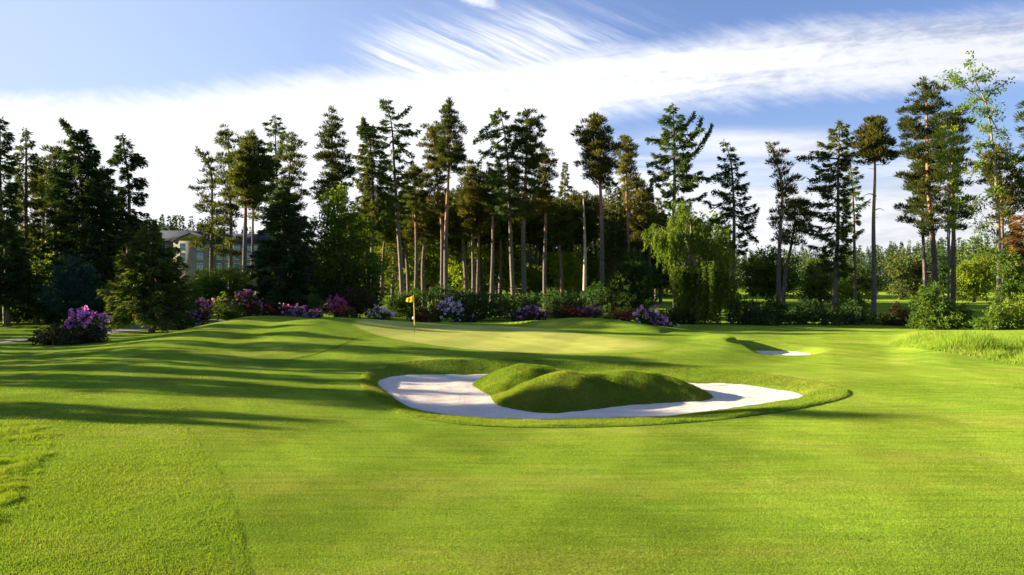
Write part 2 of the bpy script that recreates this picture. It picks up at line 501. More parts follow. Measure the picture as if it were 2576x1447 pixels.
def H0(x, y):
    x = np.asarray(x, dtype=np.float64); y = np.asarray(y, dtype=np.float64)
    z = 0.05 * np.sin(x * 0.21 + 1.3) * np.sin(y * 0.17 + 0.4) + 0.03 * np.sin(x * 0.5 + y * 0.31)
    z = z * sstep(np.hypot(x, y), 6, 14) * (1 - sstep(y, 60, 90))
    # raised green
    gx, gy = x - 0.3, y - 40.4
    r = (np.abs(gx / 12.6) ** 2.6 + np.abs(gy / 10.0) ** 2.6) ** (1 / 2.6)
    pl = 1 - sstep(r, 0.86, 1.14)
    # right shoulder of the green is cut by a steep bank down to the small bunker
    sh = 1 - sstep(x - (11.7 + 0.10 * (y - 38.0)), -0.45, 0.45)
    m_ = sstep(y, 33.5, 36.0)
    pl = pl * (1 - m_ + m_ * np.where(x > 5, sh, 1.0))
    z = z + pl * (0.30 + 0.0185 * (y - 31.0))
    # long mound left of the green
    dx = x + 15.6; dy = y - 46.6
    sx = np.where(dx < 0, 3.1, 5.2); sy = np.where(dy < 0, 8.2, 4.5)
    z = z + 1.32 * np.exp(-0.5 * ((dx / sx) ** 2 + (dy / sy) ** 2))
    # bank behind the right half of the green
    P0 = np.array([1.9, 47.6]); P1 = np.array([8.9, 43.4]); e = P1 - P0
    t = np.clip(((x - P0[0]) * e[0] + (y - P0[1]) * e[1]) / (e @ e), 0, 1)
    d = np.hypot(x - P0[0] - t * e[0], y - P0[1] - t * e[1])
    side = (x - P0[0]) * e[1] - (y - P0[1]) * e[0]
    amp = 0.62 * np.sin(np.clip(0.12 + 0.88 * t, 0, 1) * PI) ** 0.7
    z = z + amp * np.exp(-0.5 * (d / np.where(side < 0, 1.5, 0.85)) ** 2)
    # swell right of the small bunker
    z = z + 0.13 * np.exp(-0.5 * (((x - 16.2) / 2.0) ** 2 + ((y - 38.0) / 2.4) ** 2))
    z = z + 0.22 * np.exp(-0.5 * (((x - 13.6) / 1.6) ** 2 + ((y - 40.6) / 0.9) ** 2))
    z = z + 0.20 * np.exp(-0.5 * (((x - 10.9) / 0.9) ** 2 + ((y - 38.6) / 1.5) ** 2)) * (1 - sstep(x - (11.7 + 0.10 * (y - 38.0)), -0.4, 0.3))
    # bank carrying the long grass on the right
    z = z + 0.35 * sstep(x - (0.52 * y - 1.0), 0.0, 3.0) * sstep(y, 30, 36) * (1 - sstep(y, 46, 54))
    return z


def px_on(u, v, fn, it=30):
    """point where the sight line of a reference pixel meets the surface z = fn(x, y)"""
    Y = F * CZ / (v - VH)
    for _ in range(it):
        z = float(fn(np.array((u - UC) / F * Y), np.array(Y)))
        Y = 0.5 * Y + 0.5 * F * (CZ - z) / (v - VH)
    return ((u - UC) / F * Y, Y)


def ZS(x, y):
    return -0.40 + 0.0035 * np.asarray(y, dtype=np.float64)


SAND_PX = [(957, 965), (990, 953), (1050, 949), (1130, 947), (1220, 946), (1320, 946), (1420, 948), (1520, 953), (1620, 960), (1750, 970), (1850, 973),
           (1950, 985), (2012, 999), (1990, 1008), (1930, 1017), (1850, 1029), (1750, 1043), (1650, 1053), (1500, 1060), (1350, 1061), (1200, 1056), (1100, 1046), (1040, 1031), (1000, 1006), (972, 984)]
LIP_PX = [(905, 958), (930, 932), (1000, 912), (1120, 904), (1250, 903), (1400, 906), (1600, 913), (1750, 923), (1900, 938), (2020, 953), (2100, 971), (2139, 988),
          (2118, 1003), (2050, 1020), (1950, 1038), (1800, 1057), (1650, 1069), (1500, 1075), (1350, 1076), (1200, 1071), (1080, 1057), (1000, 1042), (945, 1010), (915, 985)]
ISLE_PX = [(1190, 967), (1203, 980), (1230, 993), (1240, 1008), (1262, 1023), (1310, 1032), (1360, 1037), (1410, 1038), (1470, 1033), (1530, 1026), (1600, 1018), (1700, 1013), (1760, 1011),
           (1793, 1001), (1762, 984), (1700, 974), (1600, 968), (1500, 966), (1400, 962), (1300, 956), (1220, 957)]
SAND_P = smooth_poly([px_on(u, v, ZS) for u, v in SAND_PX], 4)
LIP_P = smooth_poly([px_on(u, v, H0) for u, v in LIP_PX], 4)
ISLE_P = smooth_poly([px_on(u, v, ZS) for u, v in ISLE_PX], 4)
SB_C = (12.75, 37.3)       # small bunker by the green


def isle_h(x, y, d_in):
    def g(cx, cy, sx, sy, rot=0.0):
        c, s = math.cos(rot), math.sin(rot)
        X = (x - cx) * c + (y - cy) * s; Y = -(x - cx) * s + (y - cy) * c
        return np.exp(-0.5 * ((X / sx) ** 2 + (Y / sy) ** 2))
    top = 0.33 + 0.45 * g(0.62, 26.8, 0.95, 0.85) + 0.43 * g(1.55, 23.9, 0.85, 1.15, 0.25) + 0.37 * g(4.0, 25.4, 1.1, 0.95) - 0.03 * g(2.75, 25.2, 0.5, 1.4) + 0.15 * g(2.65, 24.6, 0.9, 0.8) - 0.27 * g(0.15, 25.15, 1.15, 0.42, 0.40)
    env = 1 - (1 - np.clip(d_in / 1.35, 0, 1)) ** 2.2
    top = top + 0.035 * np.sin(x * 3.1 + 1.5 * np.sin(y * 2.3)) * np.sin(y * 2.7 + x) + 0.018 * np.sin(x * 7.3 + y * 3) * np.sin(y * 6.1)
    return top * env


def H(x, y):
    x = np.asarray(x, dtype=np.float64); y = np.asarray(y, dtype=np.float64)
    z = H0(x, y)
    flat = z.ravel().copy(); fx = x.ravel(); fy = y.ravel()
    near = np.where((fx > -7) & (fx < 13.5) & (fy > 15.5) & (fy < 34))[0]
    if len(near):
        nx, ny = fx[near], fy[near]
        so = poly_sd(nx, ny, SAND_P); lo = poly_sd(nx, ny, LIP_P)
        zb = flat[near]
        zs = ZS(nx, ny)
        bank = np.clip(so, 0, None) / (np.clip(so, 0, None) + np.clip(-lo, 0, None) + 1e-6)
        back = sstep(ny, 23.5, 27.0)
        prof = bank ** (0.62 + 0.10 * back)
        prof = prof * 0.75 + 0.25 * sstep(prof, 0, 1)
        zi = zs - 0.02 + (zb + 0.02 - zs) * prof
        # collar stands a few centimetres proud of the fairway, with a cut outer edge
        lift = 0.05 * (0.65 + 0.5 * np.sin(nx * 1.7 + np.sin(ny * 1.3)) * np.sin(ny * 1.1 + nx * 0.4)) * sstep(-lo, 0.0, 0.12) * (1 - sstep(bank, 0.2, 0.9) * 0.0) * sstep(so, 0.0, 0.4)
        zi = np.where(so > 0, zi + lift, zs - 0.30 * sstep(-so, 0, 0.18) - 0.02)
        sd_i = -poly_sd(nx, ny, ISLE_P)
        zi = np.where(sd_i > -0.25, np.maximum(zi, zs - 0.3 + np.clip((sd_i + 0.25) * 1.2, 0, 0.3) + isle_h(nx, ny, np.clip(sd_i, 0, None))), zi)
        flat[near] = np.where(lo < 0, zi, zb)
    r2 = np.hypot((fx - SB_C[0]) / 2.1, (fy - SB_C[1]) / 1.5)
    k = r2 < 1.5
    wr = np.where(fx[k] > SB_C[0], 1.45, 1.12)
    flat[k] = flat[k] - 0.40 * (1 - np.clip((r2[k] - 0.72) / (wr - 0.72), 0, 1) ** 1.0 * (2 - np.clip((r2[k] - 0.72) / (wr - 0.72), 0, 1)))
    return flat.reshape(z.shape)


def grid_mesh(name, xs, ys, fn, mat):
    X, Y = np.meshgrid(xs, ys)
    Z = fn(X, Y)
    V = np.stack([X, Y, Z], -1).reshape(-1, 3)
    nx, ny = len(xs), len(ys)
    i = (np.arange(ny - 1)[:, None] * nx + np.arange(nx - 1)[None, :]).ravel()
    Fq = np.stack([i, i + 1, i + 1 + nx, i + nx], -1)
    return link_mesh(name, V, Fq, mat, None, True)


def lines(*segs):
    out = []
    for a, b, st in segs:
        out.append(np.arange(a, b - 1e-6, st))
    out.append(np.array([segs[-1][1]]))
    return np.concatenate(out)


xs = lines((-2400, -400, 200), (-400, -60, 17), (-60, -24, 0.6), (-24, -7, 0.2), (-7, 13.6, 0.075), (13.6, 30, 0.25), (30, 60, 0.75), (60, 400, 17), (400, 2400, 200))
ys = lines((-120, -10, 10), (-10, 6, 1.6), (6, 16, 0.25), (16, 32.4, 0.075), (32.4, 54, 0.2), (54, 130, 1.0), (130, 400, 15), (400, 3500, 100))
ground = grid_mesh('ground', xs, ys, H, M['turf'])
tag(ground, 'sunlit mown grass fairway and rough around the bunker and green', 'ground', kind='structure')

# sand sheets
sx_ = np.arange(-6.2, 10.4, 0.09); sy_ = np.arange(17.6, 32.0, 0.09)


def sand_z(x, y):
    so = -poly_sd(x, y, SAND_P)
    rng = 0.012 * np.sin(x * 5.1 + 2 * np.sin(y * 1.7)) * np.sin(y * 3.7 + x) + 0.02 * np.sin(x * 1.3 + 0.7) * np.sin(y * 1.1)
    return ZS(x, y) + rng + 0.07 * (1 - sstep(so, 0.0, 0.5)) - 0.5 * sstep(-so, 0.12, 0.4)


X, Y = np.meshgrid(sx_, sy_)
so = poly_sd(X, Y, SAND_P)
Zs = sand_z(X, Y)
V = np.stack([X, Y, Zs], -1).reshape(-1, 3)
nx = len(sx_)
i = (np.arange(len(sy_) - 1)[:, None] * nx + np.arange(nx - 1)[None, :]).ravel()
i = i[so.ravel()[i] < 0.3]
Fq = np.stack([i, i + 1, i + 1 + nx, i + nx], -1)
used = np.unique(Fq); remap = np.zeros(len(V), dtype=int); remap[used] = np.arange(len(used))
o = link_mesh('bunker_sand', V[used], remap[Fq], M['sand'], None, True)
tag(o, 'pale raked sand filling the large bunker around the grass island', 'sand', kind='structure')
th = np.linspace(0, 2 * PI, 48, endpoint=False); rr = np.linspace(0.02, 1, 10)
V = np.array([(SB_C[0] + 1.95 * r * math.cos(t), SB_C[1] + 1.35 * r * math.sin(t), -0.16 + 0.05 * r * r) for r in rr for t in th])
Fq = [(a * 48 + b, a * 48 + (b + 1) % 48, (a + 1) * 48 + (b + 1) % 48, (a + 1) * 48 + b) for a in range(9) for b in range(48)]
o = link_mesh('bunker_sand', V, Fq, M['sand'], None, True)
tag(o, 'small sand bunker tucked below the right shoulder of the green', 'sand', kind='structure')

# putting green: its own sheet a centimetre above the ground
GREEN_PX = [(884, 838), (915, 823), (1000, 820), (1100, 821), (1200, 822.5), (1290, 825), (1380, 832), (1470, 842), (1570, 852), (1650, 860), (1690, 869), (1692, 878), (1640, 885), (1560, 888),
            (1450, 889), (1300, 886), (1180, 880), (1080, 871), (980, 860), (915, 849)]
GREEN_P = smooth_poly([px_on(u, v, lambda x, y: 0.30 + 0.0185 * (y - 31.0)) for u, v in GREEN_PX], 6)
gc = GREEN_P.mean(axis=0)
rr = np.linspace(0.0, 1, 60)[1:]
X = gc[0] + rr[:, None] * (GREEN_P[:, 0] - gc[0])[None, :]
Y = gc[1] + rr[:, None] * (GREEN_P[:, 1] - gc[1])[None, :]
rv = np.repeat(rr[:, None], n_, 1) if False else rr[:, None]
Z = H0(X, Y) + 0.005 + 0.010 * (1 - sstep(rv, 0.85, 1.0))
n_ = len(GREEN_P)
V = np.stack([X, Y, Z], -1).reshape(-1, 3)
a = np.arange(len(rr) - 1)[:, None] * n_; b = np.arange(n_)[None, :]; b2 = (b + 1) % n_
Fq = np.stack([a + b, a + b2, a + n_ + b2, a + n_ + b], -1).reshape(-1, 4)
o = link_mesh('putting_green', V, Fq, M['green'], None, True)
rv = np.repeat(rr[:, None], n_, 1); wide = 0.05 + 0.17 * sstep(GREEN_P[:, 0], 1.0, 7.0)[None, :]
at_ = o.data.attributes.new('rim', 'FLOAT', 'POINT')
at_.data.foreach_set('value', np.clip((rv - (1 - wide)) / wide, 0, 1).astype(np.float32).ravel())
tag(o, 'pale closely mown putting green around the flagstick', 'green', kind='structure')


def ribbon(name, pts, w, dz, mat, label, cat):
    pts = np.asarray(pts, dtype=np.float64)
    t = np.linspace(0, len(pts) - 1, len(pts) * 10)
    P = np.stack([np.interp(t, np.arange(len(pts)), pts[:, k]) for k in (0, 1)], -1)
    d = unit(np.gradient(P, axis=0)); nrm = np.stack([-d[:, 1], d[:, 0]], -1)
    rows = []
    for s in np.linspace(-1, 1, 5):
        Q = P + nrm * (w / 2 * s)
        rows.append(np.column_stack([Q, H(Q[:, 0], Q[:, 1]) + dz]))
    V = np.stack(rows, 1).reshape(-1, 3)
    i = (np.arange(len(P) - 1)[:, None] * 5 + np.arange(4)[None, :]).ravel()
    Fq = np.stack([i, i + 1, i + 6, i + 5], -1)
    o = link_mesh(name, V, Fq, mat, None, True)
    return tag(o, label, cat, kind='structure')


ribbon('path', [px_on(u, v, H0) for u, v in [(-260, 872), (-60, 864), (80, 853), (220, 842), (300, 833), (390, 825), (470, 815), (560, 806)]], 2.3, 0.02, M['path'],
       'grey tarmac path curving past the purple rhododendron', 'path')


# ------------------------------------------------------------------ grass blades
def blades(name, P, h, w, mat, label, seed, lean=0.5):
    rng = np.random.default_rng(seed)
    n = len(P)
    z = H(P[:, 0], P[:, 1])
    base = np.column_stack([P, z - 0.004])
    a = rng.uniform(0, 2 * PI, n)
    h = np.asarray(h) * rng.uniform(0.55, 1.25, n); w = np.asarray(w) * rng.uniform(0.7, 1.3, n)
    s = np.column_stack([np.cos(a), np.sin(a), np.zeros(n)]) * (w / 2)[:, None]
    b = rng.uniform(0, 2 * PI, n); l = h * rng.uniform(0.1, 1.0, n) * lean
    tip = base + np.column_stack([np.cos(b) * l, np.sin(b) * l, h])
    V = np.stack([base - s, base + s, tip], 1).reshape(-1, 3)
    o = link_mesh(name, V, np.arange(3 * n).reshape(-1, 3), mat)
    return tag(o, label, 'grass', kind='stuff')


def vnoise(x, y, sc, seed):
    tab = np.random.default_rng(seed).uniform(0, 1, (64, 64))
    X, Y = x * sc, y * sc
    i, j = np.floor(X).astype(int), np.floor(Y).astype(int)
    fx, fy = X - i, Y - j
    fx = fx * fx * (3 - 2 * fx); fy = fy * fy * (3 - 2 * fy)
    g = lambda a, b: tab[a % 64, b % 64]
    return (g(i, j) * (1 - fx) + g(i + 1, j) * fx) * (1 - fy) + (g(i, j + 1) * (1 - fx) + g(i + 1, j + 1) * fx) * fy


# mowing line between semi-rough (left) and fairway: world curve
MOW = np.array([px_on(u, v, H0) for u, v in [(430, 1040), (490, 1100), (560, 1200), (600, 1320), (625, 1447), (640, 1560)]])
MOW2 = np.array([px_on(u, v, H0) for u, v in [(150, 1060), (118, 1110), (105, 1180), (60, 1270), (-10, 1350), (-90, 1440)]])


def mow_x(y, L):
    o_ = np.argsort(L[:, 1])
    return np.interp(y, L[o_, 1], L[o_, 0])


rng = np.random.default_rng(5)


def scatter(n, y0, y1, side=0.70, pad=1.0):
    # density falls with distance so that near turf carries most blades
    y = 1.0 / rng.uniform(1.0 / y1, 1.0 / y0, n)
    x = rng.uniform(-1, 1, n) * (side * y + pad)
    return np.column_stack([x, y])


P = scatter(640000, 7.4, 27.0)
y_ = 1.0 / rng.uniform(1 / 20.0, 1 / 7.0, 170000)      # the rough carries on past the left of the view
P = np.concatenate([P, np.column_stack([-(0.70 * y_ + 1.0) - rng.uniform(0, 8.0, len(y_)), y_])])
lo = np.full(len(P), 1.0)
k = (P[:, 0] > -7) & (P[:, 0] < 13.5) & (P[:, 1] > 15.5)
lo[k] = poly_sd(P[k, 0], P[k, 1], LIP_P)
P = P[lo > 0.02]
left = P[:, 0] < mow_x(P[:, 1], MOW) + 0.16 * (vnoise(P[:, 0], P[:, 1], 3.0, 9) - 0.5) + 0.05 * (rng.uniform(0, 1, len(P)) - 0.5)
left &= P[:, 1] < 20.5
far_left = left & (P[:, 0] < mow_x(P[:, 1], MOW2) + 0.5 * (vnoise(P[:, 0], P[:, 1], 1.7, 8) - 0.5)) & (P[:, 1] < 18.5)
A = P[~left]
blades('fairway_grass', A, 0.014 + 0.0003 * A[:, 1], 0.0042 + 0.0005 * A[:, 1], M['blade'], 'short mown grass blades of the fairway in front of the bunker', 11, 0.9)
A = P[left & ~far_left]
blades('rough_grass', A, 0.020 + 0.020 * vnoise(A[:, 0], A[:, 1], 3.3, 6), 0.006 + 0.0005 * A[:, 1], M['rough'], 'longer semi-rough grass left of the mowing line', 12, 0.9)
A = P[far_left]
A = np.concatenate([A, A + rng.normal(size=A.shape) * 0.02])
blades('rough_grass', A, 0.03 + 0.075 * sstep(vnoise(A[:, 0], A[:, 1], 2.6, 3) * 0.6 + vnoise(A[:, 0], A[:, 1], 6.1, 4) * 0.4, 0.35, 0.75), 0.008, M['rough'], 'tufted long grass at the far left edge', 13, 0.8)


def in_poly_scatter(n, P, pad=0.0):
    mn, mx = P.min(0) - pad, P.max(0) + pad
    return rng.uniform(mn, mx, (n, 2))


Q = in_poly_scatter(420000, LIP_P)
lo = poly_sd(Q[:, 0], Q[:, 1], LIP_P); so = poly_sd(Q[:, 0], Q[:, 1], SAND_P)
wv = 0.035 * np.sin(Q[:, 0] * 9 + 2 * np.sin(Q[:, 1] * 5)) + rng.normal(size=len(Q)) * 0.015
A = Q[(lo < wv) & (so > -0.02 + 0.8 * wv)]
blades('collar_grass', A, 0.030 + 0.040 * vnoise(A[:, 0], A[:, 1], 2.1, 21), 0.011, M['collar'], 'shaggy grass collar and faces round the large bunker', 14, 0.7)
Q = in_poly_scatter(260000, ISLE_P, 0.1)
si = poly_sd(Q[:, 0], Q[:, 1], ISLE_P)
A = Q[si < 0.03 + 0.03 * np.sin(Q[:, 0] * 11)]
blades('mound_grass', A, 0.040 + 0.050 * vnoise(A[:, 0], A[:, 1], 3.1, 22), 0.012, M['collar'], 'shaggy grass on the island mound inside the bunker', 15, 0.7)
# dark line along the cut collar: the edge's shadow painted as a strip
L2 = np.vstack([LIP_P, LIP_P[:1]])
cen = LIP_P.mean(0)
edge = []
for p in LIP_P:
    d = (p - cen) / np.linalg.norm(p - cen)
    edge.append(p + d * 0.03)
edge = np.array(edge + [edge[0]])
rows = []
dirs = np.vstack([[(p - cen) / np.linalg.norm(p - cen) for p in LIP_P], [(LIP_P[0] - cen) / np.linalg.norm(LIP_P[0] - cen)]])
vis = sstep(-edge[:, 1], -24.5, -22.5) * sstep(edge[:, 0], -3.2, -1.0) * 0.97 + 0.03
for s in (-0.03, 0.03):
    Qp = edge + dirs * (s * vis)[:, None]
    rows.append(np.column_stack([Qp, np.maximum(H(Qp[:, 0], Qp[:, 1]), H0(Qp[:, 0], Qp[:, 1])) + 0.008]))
V = np.stack(rows, 1).reshape(-1, 3)
i = np.arange(len(edge) - 1) * 2
o = link_mesh('turf_edge_shade', V, np.stack([i, i + 1, i + 3, i + 2], -1), M['edge_shade'])
tag(o, 'thin dark line painted as the shadow of the cut bunker collar edge', 'edge', kind='structure')
# faint dark tufts along the mowing lines
for (pxs, nm) in (([(897, 848), (870, 862), (845, 876), (790, 892), (730, 905)], 'below the green'), ([(470, 1075), (520, 1140), (560, 1200), (590, 1280), (603, 1340), (615, 1400), (622, 1450)], 'in the foreground')):
    pts = np.array([px_on(u, v, H0) for u, v in pxs])
    t = rng.uniform(0, len(pts) - 1, 700)
    Q = np.column_stack([np.interp(t, np.arange(len(pts)), pts[:, k]) for k in (0, 1)])
    Q += rng.normal(size=Q.shape) * (0.012 + 0.0006 * Q[:, 1:2])
    o = blades('rough_grass', Q, 0.022 + 0.0008 * Q[:, 1], 0.008 + 0.0004 * Q[:, 1], M['tuft'], 'line of darker uncut grass at the mowing edge ' + nm, 16)

# long pale grass on the right
TG = np.array([px_on(u, v, H0) for u, v in [(2235, 866), (2300, 858), (2400, 856), (2500, 860), (2760, 866), (2760, 950), (2576, 922), (2460, 900), (2330, 882), (2270, 874)]])
Q = in_poly_scatter(90000, TG)
sd = poly_sd(Q[:, 0], Q[:, 1], TG)
A = Q[sd < 0]; ed = -sd[sd < 0]
cl = 0.6 + 0.4 * np.sin(A[:, 0] * 1.9 + np.sin(A[:, 1] * 1.3) * 2) * np.sin(A[:, 1] * 1.7)
blades('tall_grass', A, 0.10 + 0.75 * np.clip(ed / 1.6, 0, 1) * cl * (0.35 + 0.9 * vnoise(A[:, 0], A[:, 1], 1.3, 31)), 0.034, M['tall'], 'bank of long pale unmown grass on the right', 17, 0.8)


# ------------------------------------------------------------------ trees
def at(u, v, Yd):
    return np.array([(u - UC) / F * Yd, Yd, CZ - (v - VH) / F * Yd])


def ground_v(Yd):
    return VH + F * CZ / Yd


def trunk_pts(path, n=26, wob=0.0, rng=None):
    path = np.asarray(path, dtype=np.float64)
    seg = np.linalg.norm(np.diff(path, axis=0), axis=1); s = np.concatenate([[0], np.cumsum(seg)])
    t = np.linspace(0, s[-1], n)
    P = np.stack([np.interp(t, s, path[:, k]) for k in range(3)], -1)
    for _ in range(2):
        P[1:-1] = 0.25 * P[:-2] + 0.5 * P[1:-1] + 0.25 * P[2:]
    if wob and rng is not None:
        ph = rng.uniform(0, 6, 4); q = np.linspace(0, 1, n)
        P[:, 0] += wob * np.sin(q * 6 + ph[0]) * q * (1 - q) * 4
        P[:, 1] += wob * np.sin(q * 5 + ph[1]) * q * (1 - q) * 4
    return P


def interp_prof(prof, z):
    p = np.asarray(sorted(prof), dtype=np.float64)
    return np.interp(z, p[:, 0], p[:, 1]), np.interp(z, p[:, 0], p[:, 2])


def conifer(name, label, style, path, prof, seed, leaf, bark='bark_pine', r0=0.26, nb=34, dens=1.0, card=1.0, group=None, cat='tree', stubs=6, gap=0.0, limbs=()):
    """path: world points root -> tip; prof: (z, left radius, right radius) of the crown silhouette"""
    rng = np.random.default_rng(seed)
    path = np.asarray(path, dtype=np.float64)
    root = thing(name, label, cat, tuple(path[0]), group)
    TP = trunk_pts(path, 26, 0.10, rng)
    zb, zt = path[0][2], path[-1][2]
    q = np.linspace(0, 1, len(TP))
    rad = r0 * (1 - q) ** 0.75 * 0.92 + 0.025
    rad[0] *= 1.25
    tr = Acc(); tr.tube(TP, rad, 8)

    def axis(z):
        return np.stack([np.interp(z, TP[:, 2], TP[:, k]) for k in (0, 1)], -1)

    zs_ = [p[0] for p in prof]; z0, z1 = min(zs_), max(zs_)
    cs, ds, Ls, Ws = [], [], [], []
    ga = rng.uniform(0, 6)
    fr = np.sort((np.arange(nb) + rng.uniform(0.0, 1.0, nb)) / nb)
    if style == 'pine':
        fr = fr ** 0.9
    for i_, f in enumerate(fr):
        z = z0 + (z1 - z0) * f
        ga += 2.399963 + rng.normal() * 0.35
        az = ga
        wl, wr = interp_prof(prof, z)
        cx = math.cos(az)
        R = wl * (0.5 - 0.5 * cx) + wr * (0.5 + 0.5 * cx)
        R = float(R) * (rng.uniform(0.64, 1.12) if style != 'larch' else rng.uniform(0.45, 1.15)) * (1.22 if rng.uniform() < 0.14 else 1.0)
        if rng.uniform() < gap + 0.06:
            continue
        R = max(R, 0.22)
        if style == 'pine':
            rise = rng.uniform(0.15, 0.45) * (0.4 + 0.8 * f)
            za = z - rise * R
        elif style == 'larch':
            rise = rng.uniform(-0.25, 0.22); za = z - rise * R
        else:
            rise = rng.uniform(-0.42, -0.12) + 0.25 * f; za = z - rise * R
        za = min(max(za, zb + 0.3), zt - 0.02)
        S = np.array([*axis(za), za])
        dirv = np.array([math.cos(az), math.sin(az), 0.0])
        Tip = np.array([*axis(min(z, zt)), z]) + dirv * R
        m = 7
        tt = np.linspace(0, 1, m)
        B = S[None] + (Tip - S)[None] * tt[:, None]
        sag = {'pine': -0.05, 'larch': -0.10, 'spruce': -0.06}.get(style, -0.05)
        B[:, 2] += sag * R * np.sin(tt * PI) * (1 if style == 'pine' else 1.6)
        if style == 'pine':
            B[:, 2] += 0.0
        B[1:-1] += rng.normal(size=(m - 2, 3)) * 0.04 * R
        br = min(0.10, 0.018 + 0.014 * R)
        tr.tube(B, br * (1 - 0.8 * tt), 4)
        bd = unit(Tip - S); side = unit(np.cross(bd, [0, 0, 1.0]))
        if style == 'pine':
            k = max(2, int(round(R / 0.62)))
            ss = np.linspace(0.42 if R > 1.2 else 0.25, 1.0, k) + rng.normal(size=k) * 0.05
            for s in ss:
                cpos = np.array([np.interp(s, tt, B[:, j]) for j in range(3)])
                cpos = cpos + side * rng.normal() * 0.30 * R * (0.4 + 0.6 * s) * 0.8 + np.array([0, 0, rng.normal() * 0.15])
                rc = rng.uniform(0.36, 0.72) * (0.8 + 0.12 * min(R, 3)) * min(1.0, max(0.45, R / 0.9))
                nn = max(16, int(96 * dens * (rc / 0.5) ** 2))
                g = unit(rng.normal(size=(nn, 3))) * (rng.uniform(0, 1, (nn, 1)) ** 0.5)
                pos = cpos + g * np.array([rc, rc, rc * 0.46]) + np.array([0, 0, rc * 0.1])
                cs.append(pos); ds.append(g + np.array([0, 0, 0.75]) + 0.4 * bd)
                Ls.append(rng.uniform(0.26, 0.56, nn) * card); Ws.append(rng.uniform(0.055, 0.105, nn) * card)
        else:
            dpm = {'spruce': 96, 'larch': 72, 'fir': 100}[style] * dens
            nn = max(8, int(R * dpm + 6))
            s = rng.uniform(0.12, 1.03, nn) ** 0.8
            pos = np.stack([np.interp(s, tt, B[:, j]) for j in range(3)], -1)
            wf = {'spruce': 0.30, 'larch': 0.20, 'fir': 0.34}[style] * R ** 0.6 * (1.12 - s)
            off = rng.uniform(-1, 1, nn)
            pos += side[None] * (off * wf)[:, None]
            hang = {'spruce': 0.22, 'larch': 0.16, 'fir': 0.16}[style]
            pos[:, 2] += -np.abs(rng.normal(size=nn)) * hang * (0.5 + 0.4 * R ** 0.5) + 0.06
            dd = bd[None] * 0.8 + side[None] * np.sign(off)[:, None] * rng.uniform(0.2, 0.9, nn)[:, None] + rng.normal(size=(nn, 3)) * 0.25
            dd[:, 2] -= rng.uniform(0.0, 0.7, nn) * (1.0 if style != 'fir' else 0.3)
            cs.append(pos); ds.append(dd)
            Ls.append(rng.uniform(0.28, 0.58, nn) * card); Ws.append(rng.uniform(0.06, 0.12, nn) * card)
    # single traced limbs
    for lb, ld in limbs:
        yo = rng.normal() * 0.35
        P_ = np.array(lb) + np.stack([np.zeros(len(lb)), np.linspace(0, yo, len(lb)), np.zeros(len(lb))], -1)
        B = trunk_pts(P_, 10)
        L_ = np.linalg.norm(np.diff(B, axis=0), axis=1).sum()
        tr.tube(B, np.linspace(0.035 + 0.018 * L_, 0.014, 10), 5)
        nn = int(L_ * 75 * ld)
        if nn < 1: continue
        s = rng.uniform(0.12, 1.0, nn) ** 0.8
        sx_i = s * 9
        pos = np.stack([np.interp(sx_i, np.arange(10), B[:, j]) for j in range(3)], -1)
        bd = unit(B[-1] - B[0]); side = unit(np.cross(bd, [0, 0, 1.0]))
        pos += side * (rng.uniform(-1, 1, (nn, 1)) * 0.42 * (1.15 - s[:, None])) + rng.normal(size=(nn, 3)) * np.array([0.06, 0.06, 0.05])
        pos[:, 2] -= np.abs(rng.normal(size=nn)) * 0.22 - 0.05
        dd = bd * 0.7 + rng.normal(size=(nn, 3)) * 0.5; dd[:, 2] -= rng.uniform(0, 0.6, nn)
        cs.append(pos); ds.append(dd); Ls.append(rng.uniform(0.24, 0.46, nn) * card); Ws.append(rng.uniform(0.08, 0.16, nn) * card)
    # leader
    nn = 40
    tq = rng.uniform(0, 1, nn)
    lead = TP[-1][None] - np.array([0, 0, 1.0]) * (tq * 1.1)[:, None]
    lead[:, :2] = axis(lead[:, 2])
    cs.append(lead + rng.normal(size=(nn, 3)) * (0.05 + 0.2 * tq[:, None])); ds.append(rng.normal(size=(nn, 3)) + np.array([0, 0, 0.8]))
    Ls.append(rng.uniform(0.2, 0.4, nn) * card); Ws.append(rng.uniform(0.07, 0.13, nn) * card)
    # dead stubs on the bare stem
    for _ in range(stubs):
        z = rng.uniform(zb + 0.25 * (z0 - zb), z0) if z0 - zb > 3 else None
        if z is None: break
        az = rng.uniform(0, 2 * PI); Lb = rng.uniform(0.3, 1.5)
        S = np.array([*axis(z), z])
        E = S + np.array([math.cos(az), math.sin(az), rng.uniform(-0.5, 0.2)]) * Lb
        tr.tube([S, (S + E) / 2 + rng.normal(size=3) * 0.06, E], [0.035, 0.025, 0.008], 4)
    tr.build('trunk', M[bark], root, True, tuple(path[0]))
    V, Fq = cards(np.concatenate(cs), np.concatenate(ds), np.concatenate(Ls), np.concatenate(Ws), rng)
    link_mesh('crown', V, Fq, M[leaf], root, False, tuple(path[0]))
    return root


def px_conifer(name, label, style, Yd, ub, path, prof, seed, leaf, **kw):
    """trunk foot at column ub on the ground at distance Yd; path and crown profile traced in reference pixels"""
    foot = at(ub, ground_v(Yd), Yd)
    foot[2] = float(H(np.array(foot[0]), np.array(Yd))) - 0.05
    pts = [foot] + [at(u, v, Yd) for u, v in path]
    s = Yd / F
    pr = [(CZ - (v - VH) * s, wl * s, wr * s) for v, wl, wr in prof]
    kw['limbs'] = [([at(u, v, Yd) for u, v in lb], ld) for lb, ld in kw.get('limbs', ())]
    return conifer(name, label, style, pts, pr, seed, leaf, **kw)


